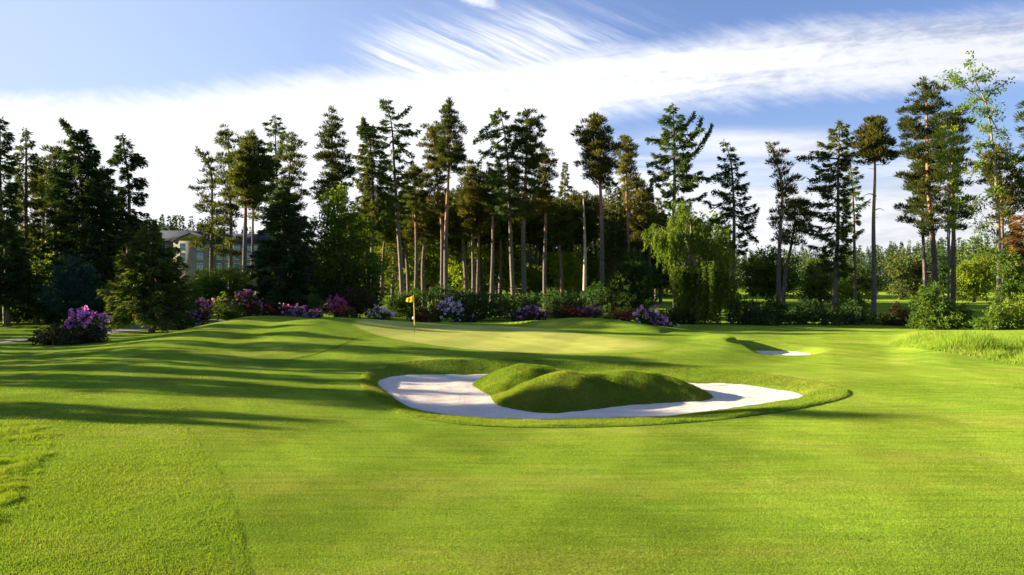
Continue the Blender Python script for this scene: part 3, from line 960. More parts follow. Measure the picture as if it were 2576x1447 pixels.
def leafy(name, label, Yd, ub, blobs, seed, leaf, bark='bark_grey', r0=0.2, dens=1.0, leafsize=0.24, clump=0.55, depth=1.0, group=None, cat='tree', flowers=None, fol='crown', stem='trunk', airy=0.0, jit=0.35):
    """broadleaf crown from traced ellipses (u, v, ru, rv) given real depth; flowers: list of (material, share, weight function)"""
    rng = np.random.default_rng(seed)
    foot = at(ub, ground_v(Yd), Yd)
    foot[2] = float(H(np.array(foot[0]), np.array(Yd))) - 0.05
    root = thing(name, label, cat, tuple(foot), group)
    s = Yd / F
    cs, ds, Ls = [], [], []
    surf = []
    tr = Acc()
    B = [(at(u, v, Yd) + np.array([0, rng.uniform(-jit, jit) * ru * s, 0]), ru * s, rv * s) for u, v, ru, rv in blobs]
    top = max(b[0][2] for b in B)
    hub = foot.copy()
    cxm = np.mean([b[0][0] for b in B])
    hub[2] = foot[2] + 0.45 * (min(b[0][2] - b[2] * 0.5 for b in B) - foot[2]) + 0.3
    hub[0] = foot[0] + 0.3 * (cxm - foot[0])
    tr.tube(trunk_pts([foot, (foot + hub) / 2 + rng.normal(size=3) * 0.05 * r0, hub], 8), np.linspace(r0 * 1.15, r0 * 0.8, 8), 8)
    for c, rx, rz in B:
        ry = rx * depth
        mid = (hub + c) / 2 + rng.normal(size=3) * 0.12 * np.array([rx, ry, rz])
        tp = trunk_pts([hub, mid, c], 7)
        tr.tube(tp, np.linspace(r0 * 0.62, r0 * 0.16, 7), 5)
        for _ in range(4):
            d = unit(rng.normal(size=3)) * np.array([rx, ry, rz]) * 0.75
            tr.tube(trunk_pts([c, c + d * 0.5 + rng.normal(size=3) * 0.05, c + d], 4), np.linspace(r0 * 0.2, r0 * 0.04, 4), 4)
        area = 4 * PI * ((rx * ry) ** 1.6 / 3 + 2 * (rx * rz) ** 1.6 / 3) ** (1 / 1.6)
        k = max(6, int(dens * area / (clump * clump * 1.5)))
        g = unit(rng.normal(size=(k, 3)))
        rr_ = rng.uniform(0.0, 1, (k, 1)) ** 0.38
        rr_ *= rng.uniform(0.82, 1.10, (k, 1))
        cc = c + g * rr_ * np.array([rx, ry, rz])
        cc = cc[cc[:, 2] > foot[2] + 0.05]
        g = unit(cc - c)
        for j in range(len(cc)):
            if rng.uniform() < airy: continue
            rc = clump * rng.uniform(0.55, 1.2)
            nn = int(26 * rng.uniform(0.6, 1.3))
            e = unit(rng.normal(size=(nn, 3))) * rng.uniform(0.2, 1, (nn, 1))
            p_ = cc[j] + e * np.array([rc, rc, rc * 0.6])
            cs.append(p_); ds.append(e + g[j] * 0.5 + rng.normal(size=(nn, 3)) * 0.4 - np.array([0, 0, 0.15])); Ls.append(rng.uniform(0.7, 1.35, nn) * leafsize)
            surf.append((cc[j] + g[j] * rc * 0.75, g[j]))
    cs = np.concatenate(cs); ds = np.concatenate(ds); Ls = np.concatenate(Ls)
    ok = cs[:, 2] > foot[2] + 0.03
    V, Fq = cards(cs[ok], ds[ok], Ls[ok], Ls[ok] * 0.55, rng)
    tr.build(stem, M[bark], root, True, tuple(foot))
    link_mesh(fol, V, Fq, M[leaf], root, False, tuple(foot))
    if flowers:
        SP = np.array([a for a, _ in surf]); SG = np.array([b for _, b in surf])
        mn, mx = SP.min(0), SP.max(0)
        for matn, n_f, wfn in flowers:
            rel = (SP - mn) / (mx - mn + 1e-6)
            w = np.clip(np.array([wfn(r[0], r[2]) for r in rel]), 0, None) * np.clip(0.35 + 0.5 * SG[:, 2] - 0.35 * SG[:, 1], 0.02, None)
            if w.sum() <= 0: continue
            ix = rng.choice(len(SP), size=max(12, int(n_f * 0.62)), p=w / w.sum())
            n_f = len(ix)
            fp = SP[ix] + SG[ix] * 0.06 + rng.normal(size=(n_f, 3)) * clump * 0.5
            fp[:, 2] = np.maximum(fp[:, 2], foot[2] + 0.15)
            m_ = 12
            e = unit(rng.normal(size=(n_f, m_, 3)) + np.array([0, -0.2, 0.35]))
            rt = rng.uniform(0.5, 1.2, (n_f, 1, 1)) * (0.07 + 0.0006 * Yd)
            pos = (fp[:, None, :] + e * rt * 0.35).reshape(-1, 3)
            Lf = (rt * np.ones((n_f, m_, 1))).reshape(-1)
            V, Fq = cards(pos, e.reshape(-1, 3), Lf, Lf * 0.8, rng)
            fo_ = link_mesh('flowers', V, Fq, M[matn], root, False, tuple(foot)); fo_['kind'] = 'stuff'
    return root


# ---- left wood (in its own shade)
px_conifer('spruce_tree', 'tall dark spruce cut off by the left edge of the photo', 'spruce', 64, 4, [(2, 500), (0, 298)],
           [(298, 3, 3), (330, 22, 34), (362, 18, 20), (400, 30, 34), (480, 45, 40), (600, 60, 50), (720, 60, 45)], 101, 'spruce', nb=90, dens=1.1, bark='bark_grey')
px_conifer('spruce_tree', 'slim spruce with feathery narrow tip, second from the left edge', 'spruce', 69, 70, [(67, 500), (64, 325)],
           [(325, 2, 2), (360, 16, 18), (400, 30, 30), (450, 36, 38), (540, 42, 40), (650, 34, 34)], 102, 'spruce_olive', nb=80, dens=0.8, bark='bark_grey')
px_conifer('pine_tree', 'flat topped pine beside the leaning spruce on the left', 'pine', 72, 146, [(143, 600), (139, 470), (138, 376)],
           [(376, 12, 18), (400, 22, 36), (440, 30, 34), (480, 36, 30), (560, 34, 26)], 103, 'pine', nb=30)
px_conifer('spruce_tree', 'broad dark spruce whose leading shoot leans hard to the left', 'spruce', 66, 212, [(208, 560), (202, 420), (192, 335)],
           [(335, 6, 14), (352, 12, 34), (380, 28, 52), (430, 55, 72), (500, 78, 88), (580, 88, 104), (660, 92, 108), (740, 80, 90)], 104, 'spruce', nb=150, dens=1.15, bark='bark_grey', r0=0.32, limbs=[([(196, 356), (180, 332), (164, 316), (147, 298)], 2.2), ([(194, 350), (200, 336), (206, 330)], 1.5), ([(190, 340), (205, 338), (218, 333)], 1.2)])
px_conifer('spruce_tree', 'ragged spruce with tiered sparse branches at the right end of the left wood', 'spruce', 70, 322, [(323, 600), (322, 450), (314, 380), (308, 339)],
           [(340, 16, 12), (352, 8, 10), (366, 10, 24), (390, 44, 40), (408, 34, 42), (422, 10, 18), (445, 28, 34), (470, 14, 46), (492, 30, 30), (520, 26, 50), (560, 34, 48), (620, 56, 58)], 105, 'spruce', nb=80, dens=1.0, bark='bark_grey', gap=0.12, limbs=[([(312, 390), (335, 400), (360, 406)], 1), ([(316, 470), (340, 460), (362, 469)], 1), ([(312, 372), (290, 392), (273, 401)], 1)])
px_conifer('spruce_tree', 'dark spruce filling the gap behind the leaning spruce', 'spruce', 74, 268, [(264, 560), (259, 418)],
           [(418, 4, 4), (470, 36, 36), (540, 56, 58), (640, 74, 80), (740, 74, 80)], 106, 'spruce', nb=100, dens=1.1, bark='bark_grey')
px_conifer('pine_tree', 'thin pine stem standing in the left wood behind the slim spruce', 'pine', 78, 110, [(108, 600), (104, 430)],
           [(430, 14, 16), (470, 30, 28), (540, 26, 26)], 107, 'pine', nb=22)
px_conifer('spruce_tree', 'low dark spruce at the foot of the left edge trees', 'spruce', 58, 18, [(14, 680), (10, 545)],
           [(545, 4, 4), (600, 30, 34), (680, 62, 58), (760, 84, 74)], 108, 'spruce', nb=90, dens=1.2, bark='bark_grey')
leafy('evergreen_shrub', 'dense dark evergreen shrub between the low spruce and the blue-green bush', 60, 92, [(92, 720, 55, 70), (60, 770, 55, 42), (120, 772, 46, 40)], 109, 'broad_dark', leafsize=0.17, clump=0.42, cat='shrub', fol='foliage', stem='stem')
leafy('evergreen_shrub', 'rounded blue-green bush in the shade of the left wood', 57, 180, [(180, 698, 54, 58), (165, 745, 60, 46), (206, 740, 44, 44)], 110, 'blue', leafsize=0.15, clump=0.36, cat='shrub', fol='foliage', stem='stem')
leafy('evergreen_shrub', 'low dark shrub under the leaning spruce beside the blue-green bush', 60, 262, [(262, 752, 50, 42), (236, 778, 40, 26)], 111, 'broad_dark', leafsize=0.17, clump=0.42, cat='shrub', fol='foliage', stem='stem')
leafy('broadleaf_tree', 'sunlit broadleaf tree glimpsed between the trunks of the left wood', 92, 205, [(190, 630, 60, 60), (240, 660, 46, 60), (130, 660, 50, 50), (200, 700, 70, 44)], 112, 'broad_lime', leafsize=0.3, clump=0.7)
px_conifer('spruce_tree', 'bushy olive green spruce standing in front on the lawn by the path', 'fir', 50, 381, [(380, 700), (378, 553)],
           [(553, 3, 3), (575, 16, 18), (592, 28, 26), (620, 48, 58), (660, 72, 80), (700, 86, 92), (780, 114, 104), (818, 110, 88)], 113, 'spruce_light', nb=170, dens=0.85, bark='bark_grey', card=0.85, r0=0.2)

# ---- trees in front of the hotel
px_conifer('pine_tree', 'thin tiered pine with a bare top leaning left before the hotel', 'pine', 84, 532, [(533, 560), (532, 430), (520, 396), (500, 376)],
           [(380, 6, 8), (410, 10, 20), (440, 26, 30), (470, 30, 24), (500, 36, 30), (540, 34, 30), (580, 40, 36), (610, 48, 60), (640, 30, 44)], 121, 'pine', nb=34, dens=0.8, gap=0.1, limbs=[([(531, 425), (516, 398), (498, 374)], 0.7), ([(532, 470), (505, 472), (482, 470)], 0.8)])
px_conifer('pine_tree', 'round topped pine with stacked dark pads before the hotel', 'pine', 82, 579, [(579, 560), (577, 420), (575, 326)],
           [(326, 14, 16), (350, 28, 26), (385, 32, 30), (420, 30, 34), (470, 28, 30), (540, 24, 30), (600, 34, 40), (650, 24, 30)], 122, 'pine', nb=44)
px_conifer('pine_tree', 'umbrella crowned pine with dark heavy right side before the hotel', 'pine', 78, 616, [(615, 560), (617, 470), (626, 400), (632, 340)],
           [(340, 8, 10), (365, 20, 18), (392, 24, 46), (415, 30, 66), (450, 28, 68), (485, 20, 60), (520, 14, 30)], 123, 'pine', nb=62, dens=1.25, r0=0.3)
px_conifer('pine_tree', 'slim pine stem just right of the umbrella crowned pine', 'pine', 86, 634, [(633, 560), (636, 470), (640, 400)],
           [(400, 12, 14), (440, 26, 28), (500, 24, 30), (560, 16, 26)], 124, 'pine', nb=22, r0=0.2)
px_conifer('larch_tree', 'feathery grey green larch between two dark pines left of centre', 'larch', 88, 698, [(697, 500), (694, 380), (692, 290)],
           [(290, 6, 6), (312, 26, 24), (345, 40, 34), (380, 36, 32), (430, 30, 34), (500, 34, 36), (560, 30, 30)], 125, 'larch', nb=70, dens=1.1, bark='bark_grey')
px_conifer('pine_tree', 'dark pine with drooping right branches behind the big dark spruce', 'pine', 84, 726, [(726, 560), (730, 430), (736, 336)],
           [(336, 8, 8), (360, 22, 18), (400, 26, 28), (440, 24, 32), (480, 20, 46), (540, 16, 40), (600, 20, 30)], 126, 'pine', nb=42)
px_conifer('pine_tree', 'tall narrow pine of layered dark pads, standing alone left of centre', 'pine', 86, 842, [(841, 520), (838, 400), (835, 275)],
           [(275, 3, 4), (295, 14, 14), (330, 24, 24), (370, 30, 32), (405, 36, 40), (440, 34, 48), (480, 44, 46), (540, 30, 30)], 127, 'pine', nb=58)
px_conifer('spruce_tree', 'big dark green spruce reaching the ground left of the bright green tree', 'fir', 64, 712, [(712, 640), (711, 468)],
           [(468, 3, 3), (495, 22, 24), (540, 44, 50), (580, 54, 64), (620, 66, 74), (700, 80, 90), (770, 88, 96), (796, 74, 84)], 128, 'spruce_mid', nb=190, dens=1.1, bark='bark_grey', r0=0.3)
leafy('broadleaf_tree', 'bushy mid green tree right of the big dark spruce', 66, 850, [(848, 520, 44, 58), (826, 590, 56, 58), (884, 590, 58, 60), (842, 660, 74, 60), (900, 680, 66, 62), (800, 720, 56, 56), (868, 742, 86, 46), (938, 720, 34, 50)],
      129, 'broad', r0=0.3, leafsize=0.22, clump=0.5)

# ---- central pines
px_conifer('spruce_tree', 'dark spruce spire whose top leans left, under the ragged larch', 'spruce', 92, 938, [(937, 560), (934, 400), (926, 330), (914, 306)],
           [(306, 4, 6), (322, 12, 24), (360, 26, 34), (410, 36, 48), (470, 42, 66), (540, 40, 66), (580, 34, 44)], 131, 'spruce_olive', nb=120, dens=1.0, bark='bark_grey', limbs=[([(934, 352), (923, 322), (914, 297)], 2.0), ([(926, 326), (914, 318), (900, 319)], 1.4), ([(928, 336), (914, 336), (903, 332)], 1.2)])
px_conifer('larch_tree', 'tall ragged larch with a crooked top and leaning grey stem', 'larch', 86, 1014, [(1003, 600), (994, 430), (988, 330), (980, 280), (966, 252)],
           [(248, 10, 14), (268, 12, 40), (290, 10, 20), (322, 30, 66), (345, 44, 40), (380, 30, 44), (410, 34, 40), (450, 40, 34), (500, 44, 36), (560, 30, 30)], 132, 'larch', nb=62, dens=1.2, bark='bark_grey', r0=0.3, limbs=[([(984, 300), (1005, 290), (1020, 278), (1029, 268)], 1), ([(988, 330), (1010, 330), (1035, 338), (1055, 329)], 1), ([(985, 320), (960, 322), (930, 318), (904, 322)], 1), ([(990, 360), (1012, 372), (1038, 388)], 1), ([(968, 256), (958, 250)], 1.4), ([(976, 272), (960, 266)], 1.2), ([(996, 440), (1020, 436), (1042, 447)], 1)])
px_conifer('pine_tree', 'pine with dense dark crown right of the ragged larch', 'pine', 96, 1046, [(1046, 600), (1045, 418)],
           [(418, 14, 18), (450, 30, 34), (500, 36, 38), (560, 34, 30)], 133, 'pine', nb=38)
px_conifer('pine_tree', 'olive pine with a loose crown left of the sharp topped pine', 'pine', 94, 1112, [(1110, 560), (1098, 420), (1088, 316)],
           [(316, 14, 16), (350, 26, 24), (400, 32, 26), (450, 32, 26), (500, 28, 24), (545, 34, 24)], 134, 'pine_brown', nb=44)
px_conifer('pine_tree', 'sharp topped dark pine, the tallest in the middle of the wood', 'pine', 88, 1122, [(1123, 600), (1127, 420), (1129, 254)],
           [(254, 3, 3), (280, 14, 14), (310, 24, 24), (345, 28, 34), (378, 34, 48), (410, 32, 50), (440, 24, 36)], 135, 'pine', nb=58, r0=0.3)
px_conifer('pine_tree', 'low crowned olive pine right of the sharp topped pine', 'pine', 98, 1190, [(1189, 600), (1187, 408)],
           [(408, 12, 14), (440, 26, 26), (490, 34, 34), (550, 40, 38)], 136, 'pine_brown', nb=40)
px_conifer('pine_tree', 'dark pine with a rounded low crown left of the drooping larch', 'pine', 92, 1237, [(1238, 600), (1240, 432)],
           [(432, 20, 20), (455, 34, 34), (490, 34, 30), (540, 24, 20)], 137, 'pine', nb=30)
px_conifer('larch_tree', 'larch with long drooping branches reaching left over the gap', 'larch', 84, 1293, [(1286, 600), (1277, 430), (1270, 330), (1254, 272)],
           [(272, 12, 18), (292, 30, 20), (318, 50, 20), (345, 74, 22), (372, 60, 24), (398, 78, 24), (440, 46, 36), (500, 48, 46), (550, 44, 46)], 138, 'larch', nb=66, dens=1.2, bark='bark_grey', r0=0.27, limbs=[([(1272, 345), (1250, 362), (1225, 380), (1202, 410)], 0.45), ([(1268, 325), (1235, 330), (1210, 344), (1194, 354)], 1), ([(1264, 300), (1235, 312), (1210, 332)], 1), ([(1258, 285), (1238, 292)], 1.2), ([(1275, 380), (1250, 398)], 0.8)])
px_conifer('pine_tree', 'dense dome topped dark pine close to the drooping larch', 'pine', 84, 1318, [(1318, 600), (1322, 430), (1326, 282)],
           [(282, 14, 14), (305, 32, 30), (335, 38, 36), (370, 40, 38), (410, 38, 34), (450, 36, 30), (520, 40, 34), (560, 36, 30)], 139, 'pine', nb=60, dens=1.15, r0=0.31)
px_conifer('pine_tree', 'olive pine with thin top right of the dome topped pine', 'pine', 90, 1371, [(1371, 600), (1370, 450), (1373, 376)],
           [(376, 8, 10), (400, 22, 24), (440, 24, 24), (490, 26, 24), (540, 22, 24)], 140, 'pine_brown', nb=36)
px_conifer('pine_tree', 'tall orange stemmed pine standing clear with layered pads, right of centre', 'pine', 82, 1517, [(1514, 600), (1506, 420), (1497, 293)],
           [(293, 10, 10), (315, 34, 26), (345, 42, 42), (372, 34, 50), (400, 36, 46), (430, 52, 44), (455, 30, 40), (470, 10, 36)], 141, 'pine_brown', nb=46, dens=1.0, r0=0.3)
px_conifer('pine_tree', 'small crowned pine with pale orange stem next to the tall clear pine', 'pine', 96, 1579, [(1579, 600), (1577, 450), (1573, 343)],
           [(343, 8, 8), (370, 24, 20), (400, 28, 26), (425, 26, 30), (450, 14, 22), (490, 6, 12)], 142, 'pine_brown', nb=34)
px_conifer('larch_tree', 'wide ragged larch with upswept right branches above the weeping tree', 'larch', 78, 1699, [(1698, 600), (1697, 430), (1692, 263)],
           [(263, 6, 6), (282, 26, 12), (300, 20, 44), (325, 28, 60), (345, 66, 88), (372, 54, 70), (400, 60, 52), (430, 64, 58), (460, 54, 90), (500, 30, 60), (560, 40, 50)], 143, 'larch', nb=74, dens=1.25, bark='bark_grey', r0=0.3, limbs=[([(1697, 420), (1735, 400), (1765, 360), (1788, 316)], 1), ([(1697, 380), (1730, 360), (1752, 330), (1761, 298)], 1), ([(1695, 340), (1722, 320), (1746, 284)], 1), ([(1696, 345), (1660, 352), (1626, 349)], 1.1), ([(1697, 430), (1655, 440), (1640, 460), (1631, 488)], 1), ([(1698, 440), (1740, 446), (1790, 448), (1838, 446)], 1), ([(1697, 400), (1660, 405), (1628, 413)], 1), ([(1694, 300), (1670, 298), (1658, 304)], 1)])
px_conifer('larch_tree', 'slender larch with bent tip and long right branches beside the sky gap', 'larch', 80, 1846, [(1845, 600), (1843, 450), (1838, 390), (1820, 355)],
           [(355, 4, 6), (380, 14, 16), (410, 30, 24), (440, 28, 30), (470, 50, 36), (500, 60, 56), (535, 54, 62), (580, 50, 40), (640, 44, 40)], 144, 'larch', nb=64, dens=1.1, bark='bark_grey', limbs=[([(1844, 540), (1870, 548), (1895, 540), (1913, 521)], 1), ([(1844, 560), (1870, 575), (1895, 592), (1904, 604)], 0.9), ([(1842, 470), (1862, 472), (1880, 470)], 1), ([(1842, 490), (1815, 486), (1793, 480)], 1), ([(1840, 430), (1815, 436), (1793, 441)], 1)])
# bare snag
sn = at(1470, ground_v(92), 92)
root = thing('dead_tree', 'pale dead stem without bark left of the tall clear pine', 'tree', tuple(sn))
tr = Acc()
tp = trunk_pts([sn, at(1472, 620, 92), at(1468, 498, 92)], 14)
tr.tube(tp, np.linspace(0.27, 0.08, 14), 8)
tr.tube([at(1471, 640, 92), at(1480, 622, 92) + np.array([0, .3, 0]), at(1486, 618, 92)], [0.06, 0.04, 0.015], 5)
tr.tube([at(1469, 560, 92), at(1460, 548, 92), at(1452, 546, 92)], [0.05, 0.03, 0.01], 5)
tr.build('trunk', M['bark_pale'], root, True, tuple(sn))

# ---- weeping tree
rng = np.random.default_rng(77)
Yd = 60
ft = at(1745, ground_v(Yd), Yd)
root = thing('weeping_tree', 'bright yellow green weeping tree trailing to the ground right of centre', 'tree', tuple(ft))
tr = Acc()
hub = at(1738, 560, Yd)
tr.tube(trunk_pts([ft, at(1750, 700, Yd), hub], 14), np.linspace(0.22, 0.10, 14), 7)
cs, ds, Ls, Ws = [], [], [], []
arch = []
for (u0, v0, hang, num) in [(1652, 562, 2.6, 3), (1636, 584, 1.6, 2), (1668, 585, 3.0, 3), (1684, 548, 2.2, 2), (1706, 505, 1.2, 2), (1722, 525, 1.4, 2), (1756, 545, 1.5, 2), (1790, 562, 1.6, 3), (1822, 578, 1.6, 3), (1846, 610, 1.8, 2),
                            (1700, 690, 2.6, 3), (1730, 690, 3.6, 3), (1765, 680, 3.8, 4), (1800, 670, 3.8, 4), (1832, 690, 3.2, 4), (1860, 700, 2.4, 3), (1790, 620, 1.6, 3), (1830, 632, 1.8, 3), (1760, 600, 1.0, 2), (1720, 740, 2.6, 3), (1790, 750, 2.6, 4), (1850, 750, 2.2, 3), (1870, 770, 1.6, 2), (1750, 770, 2.0, 3)]:
    for _ in range(num):
        tip = at(u0 + rng.normal() * 9, v0 + rng.normal() * 9, Yd) + np.array([0, rng.normal() * 1.0, 0])
        k = rng.uniform(0.35, 0.95)
        S = ft + (hub - ft) * min(0.98, max(0.25, (tip[2] - ft[2]) / (hub[2] - ft[2]) * k + 0.1))
        mid = (S + tip) / 2 + np.array([0, 0, 0.35 + rng.uniform(0, 0.5)])
        b = trunk_pts([S, mid, tip], 7)
        tr.tube(b, np.linspace(0.05, 0.012, 7), 4)
        arch.append((b, hang))
for b, hang in arch:
    for _ in range(15):
        s = (1 - rng.uniform(0, 0.75) ** 1.6) * 6
        p = np.array([np.interp(s, np.arange(7), b[:, j]) for j in range(3)]) + rng.normal(size=3) * np.array([0.25, 0.3, 0.12])
        Lh = hang * rng.uniform(0.25, 1.15) * (0.3 + 0.7 * s / 6)
        Lh = min(Lh, p[2] - 0.15)
        if Lh < 0.2: continue
        nn = int(Lh * 24) + 8
        tq = rng.uniform(0, 1, nn)
        sway = rng.normal(size=2) * 0.15
        pos = p[None] + np.stack([sway[0] * tq ** 2, sway[1] * tq ** 2, -Lh * tq], -1) + rng.normal(size=(nn, 3)) * np.array([0.08, 0.08, 0.03]) * (1.1 - 0.7 * tq[:, None])
        cs.append(pos); ds.append(rng.normal(size=(nn, 3)) * 0.45 + np.array([0, 0, -0.9]))
        Ls.append(rng.uniform(0.14, 0.30, nn)); Ws.append(rng.uniform(0.05, 0.10, nn))
tr.build('trunk', M['bark_grey'], root, True, tuple(ft))
V, Fq = cards(np.concatenate(cs), np.concatenate(ds), np.concatenate(Ls), np.concatenate(Ws), rng)
link_mesh('crown', V, Fq, M['weeping'], root, False, tuple(ft))

# ---- right-hand trees
px_conifer('pine_tree', 'leaning thin pine with its pads all on the right, first past the sky gap', 'pine', 78, 1958, [(1962, 620), (1967, 480), (1955, 410), (1938, 362)],
           [(362, 8, 10), (385, 12, 22), (415, 14, 30), (440, 12, 30), (470, 10, 46), (505, 6, 56), (545, 6, 70), (580, 8, 60), (610, 6, 40)], 151, 'pine_brown', nb=36, dens=0.85, stubs=10)
px_conifer('pine_tree', 'short crooked pine tucked behind the leaning pine on the right', 'pine', 84, 1968, [(1975, 690), (1990, 630), (2000, 560), (1996, 500)],
           [(500, 14, 14), (540, 26, 34), (580, 24, 40), (620, 20, 36)], 152, 'pine', nb=24, dens=0.8)
px_conifer('cedar_tree', 'tall conifer of level feathery tiers, tallest of the trio on the right', 'larch', 76, 2098, [(2103, 620), (2110, 450), (2112, 306)],
           [(306, 30, 18), (335, 34, 30), (370, 60, 30), (395, 98, 26), (430, 50, 24), (470, 76, 26), (510, 64, 28), (560, 60, 44), (600, 84, 30), (640, 80, 30), (690, 60, 30)], 153, 'spruce_olive', nb=92, dens=1.3, bark='bark_grey', r0=0.27, limbs=[([(2111, 400), (2070, 396), (2030, 392), (2012, 393)], 1), ([(2110, 470), (2070, 470), (2033, 473)], 1.2), ([(2110, 440), (2075, 445), (2043, 451)], 1.2), ([(2105, 520), (2070, 510), (2038, 513)], 1)])
px_conifer('larch_tree', 'thin scrappy conifer standing close right of the feathery tiered conifer', 'larch', 80, 2152, [(2150, 620), (2144, 480), (2136, 376)],
           [(376, 10, 14), (410, 22, 26), (450, 16, 20), (490, 24, 34), (540, 14, 22), (600, 16, 22)], 154, 'larch', nb=44, dens=1.1, bark='bark_grey', r0=0.2, stubs=12)
px_conifer('pine_tree', 'lone pine with a long bare stem and small oval crown on the right', 'pine', 74, 2197, [(2200, 620), (2203, 450), (2196, 296)],
           [(296, 10, 10), (320, 26, 24), (345, 34, 34), (370, 40, 40), (392, 34, 42), (412, 16, 28)], 155, 'pine_brown', nb=46, dens=1.1, r0=0.27, stubs=9, limbs=[([(2203, 492), (2182, 488), (2160, 496)], 0), ([(2202, 528), (2214, 524), (2226, 531)], 0)])
px_conifer('pine_tree', 'tallest thick stemmed pine of the right-hand group', 'pine', 82, 2356, [(2348, 620), (2336, 450), (2333, 320), (2328, 204)],
           [(204, 6, 6), (228, 24, 22), (260, 46, 40), (295, 64, 44), (335, 66, 44), (370, 50, 36), (420, 46, 30), (460, 50, 24), (500, 46, 20), (540, 40, 12), (590, 30, 10)], 156, 'pine', nb=70, dens=1.05, r0=0.36)
px_conifer('pine_tree', 'darker pine stem close left of the thick stemmed pine', 'pine', 88, 2326, [(2326, 620), (2322, 480), (2318, 390)],
           [(390, 20, 20), (430, 44, 30), (490, 40, 30), (550, 46, 24), (600, 34, 18)], 157, 'spruce_olive', nb=40)
px_conifer('pine_tree', 'pine with yellowish foliage on the stem between thick pine and ash', 'pine', 76, 2397, [(2397, 600), (2398, 430), (2402, 275)],
           [(275, 14, 14), (300, 26, 28), (340, 34, 30), (390, 38, 34), (430, 30, 36), (480, 26, 30), (530, 24, 50), (580, 14, 36)], 158, 'pine', nb=50)
leafy('broadleaf_tree', 'lime leaved young tree growing up through the yellowish pine', 72, 2385, [(2385, 345, 30, 34), (2400, 400, 34, 30), (2380, 440, 26, 26), (2404, 500, 24, 30), (2390, 560, 20, 26)], 159, 'broad_lime', r0=0.12, leafsize=0.2, clump=0.42, dens=0.55, airy=0.2)
px_conifer('pine_tree', 'dark pine behind the tall sparse ash on the right', 'pine', 84, 2524, [(2522, 620), (2518, 480), (2510, 366)],
           [(366, 14, 14), (395, 40, 40), (430, 44, 46), (470, 26, 50), (520, 20, 44), (560, 16, 40)], 160, 'pine_brown', nb=44)
# tall sparse ash: limbs traced, leaves on twig ends
rng = np.random.default_rng(88)
Yd = 70
ft = at(2512, ground_v(Yd), Yd)
root = thing('ash_tree', 'tall sparse ash with light green leaf tufts, highest tree in the photo', 'tree', tuple(ft))
tr = Acc()
stem = [ft, at(2514, 620, Yd), at(2508, 480, Yd), at(2500, 390, Yd), at(2490, 300, Yd), at(2478, 250, Yd)]
tr.tube(trunk_pts(stem, 22), np.linspace(0.26, 0.07, 22), 7)
limbs = [[(2484, 262), (2450, 238), (2405, 215), (2366, 192)], [(2478, 252), (2452, 200), (2436, 146)], [(2480, 250), (2500, 225), (2513, 220)], [(2490, 300), (2512, 270), (2514, 240)],
         [(2494, 330), (2470, 330), (2448, 322)], [(2498, 365), (2470, 360), (2440, 372)], [(2500, 390), (2462, 420), (2430, 440)], [(2440, 232), (2425, 205), (2400, 184)], [(2455, 205), (2470, 190), (2486, 192)],
         [(2508, 470), (2470, 500), (2432, 520)], [(2512, 560), (2470, 560), (2424, 590)], [(2512, 600), (2486, 548), (2466, 516)], [(2505, 430), (2528, 400), (2540, 396)], [(2486, 290), (2466, 276), (2452, 282)],
         [(2510, 520), (2500, 500), (2488, 480)], [(2512, 640), (2470, 628), (2440, 612)], [(2488, 290), (2505, 320), (2514, 352)], [(2470, 248), (2440, 262), (2418, 274)]]
cs, ds, Ls = [], [], []
for lb in limbs:
    yo = rng.normal() * 1.0
    P_ = [at(u, v, Yd) + np.array([0, yo * k / (len(lb) - 1), 0]) for k, (u, v) in enumerate(lb)]
    tp = trunk_pts(P_, 9)
    tr.tube(tp, np.linspace(0.06, 0.012, 9), 5)
    for q_ in range(3, 9):
        for _ in range(2):
            e = tp[q_] + rng.normal(size=3) * np.array([0.38, 0.45, 0.32])
            tr.tube([tp[q_], (tp[q_] + e) / 2, e], [0.016, 0.012, 0.006], 3)
            nn = rng.integers(10, 30)
            g = unit(rng.normal(size=(nn, 3)))
            cs.append(e + g * rng.uniform(0.05, 0.36, (nn, 1)) * np.array([1.2, 1.2, 0.8])); ds.append(g + np.array([0, 0, -0.2])); Ls.append(rng.uniform(0.16, 0.30, nn))
for v in np.arange(300, 620, 22):        # epicormic tufts on the stem
    e = at(np.interp(v, [300, 480, 620], [2488, 2508, 2514]) + rng.normal() * 8, v, Yd)
    nn = 26
    g = unit(rng.normal(size=(nn, 3)))
    cs.append(e + g * rng.uniform(0.05, 0.4, (nn, 1))); ds.append(g); Ls.append(rng.uniform(0.16, 0.28, nn))
tr.build('trunk', M['bark_ash'], root, True, tuple(ft))
Ls = np.concatenate(Ls)
V, Fq = cards(np.concatenate(cs), np.concatenate(ds), Ls, Ls * 0.55, rng)
link_mesh('crown', V, Fq, M['ash'], root, False, tuple(ft))
px_conifer('pine_tree', 'dark pine cut off by the right edge of the photo', 'pine', 72, 2600, [(2602, 600), (2604, 420), (2600, 250)],
           [(250, 30, 20), (300, 30, 30), (340, 16, 30), (380, 34, 30), (440, 30, 30), (520, 36, 40)], 161, 'pine', nb=44)
px_conifer('copper_conifer', 'rusty brown conifer at the right edge below the dark pine', 'spruce', 78, 2580, [(2580, 640), (2578, 540)],
           [(540, 20, 20), (590, 44, 40), (640, 50, 44), (690, 54, 50)], 162, 'copper', nb=60, dens=1.0)
leafy('broadleaf_tree', 'leafy green sapling tree before the right edge pines', 68, 2535, [(2540, 670, 32, 44), (2560, 720, 36, 40), (2525, 740, 24, 30)], 163, 'broad', r0=0.1, leafsize=0.2, clump=0.42)

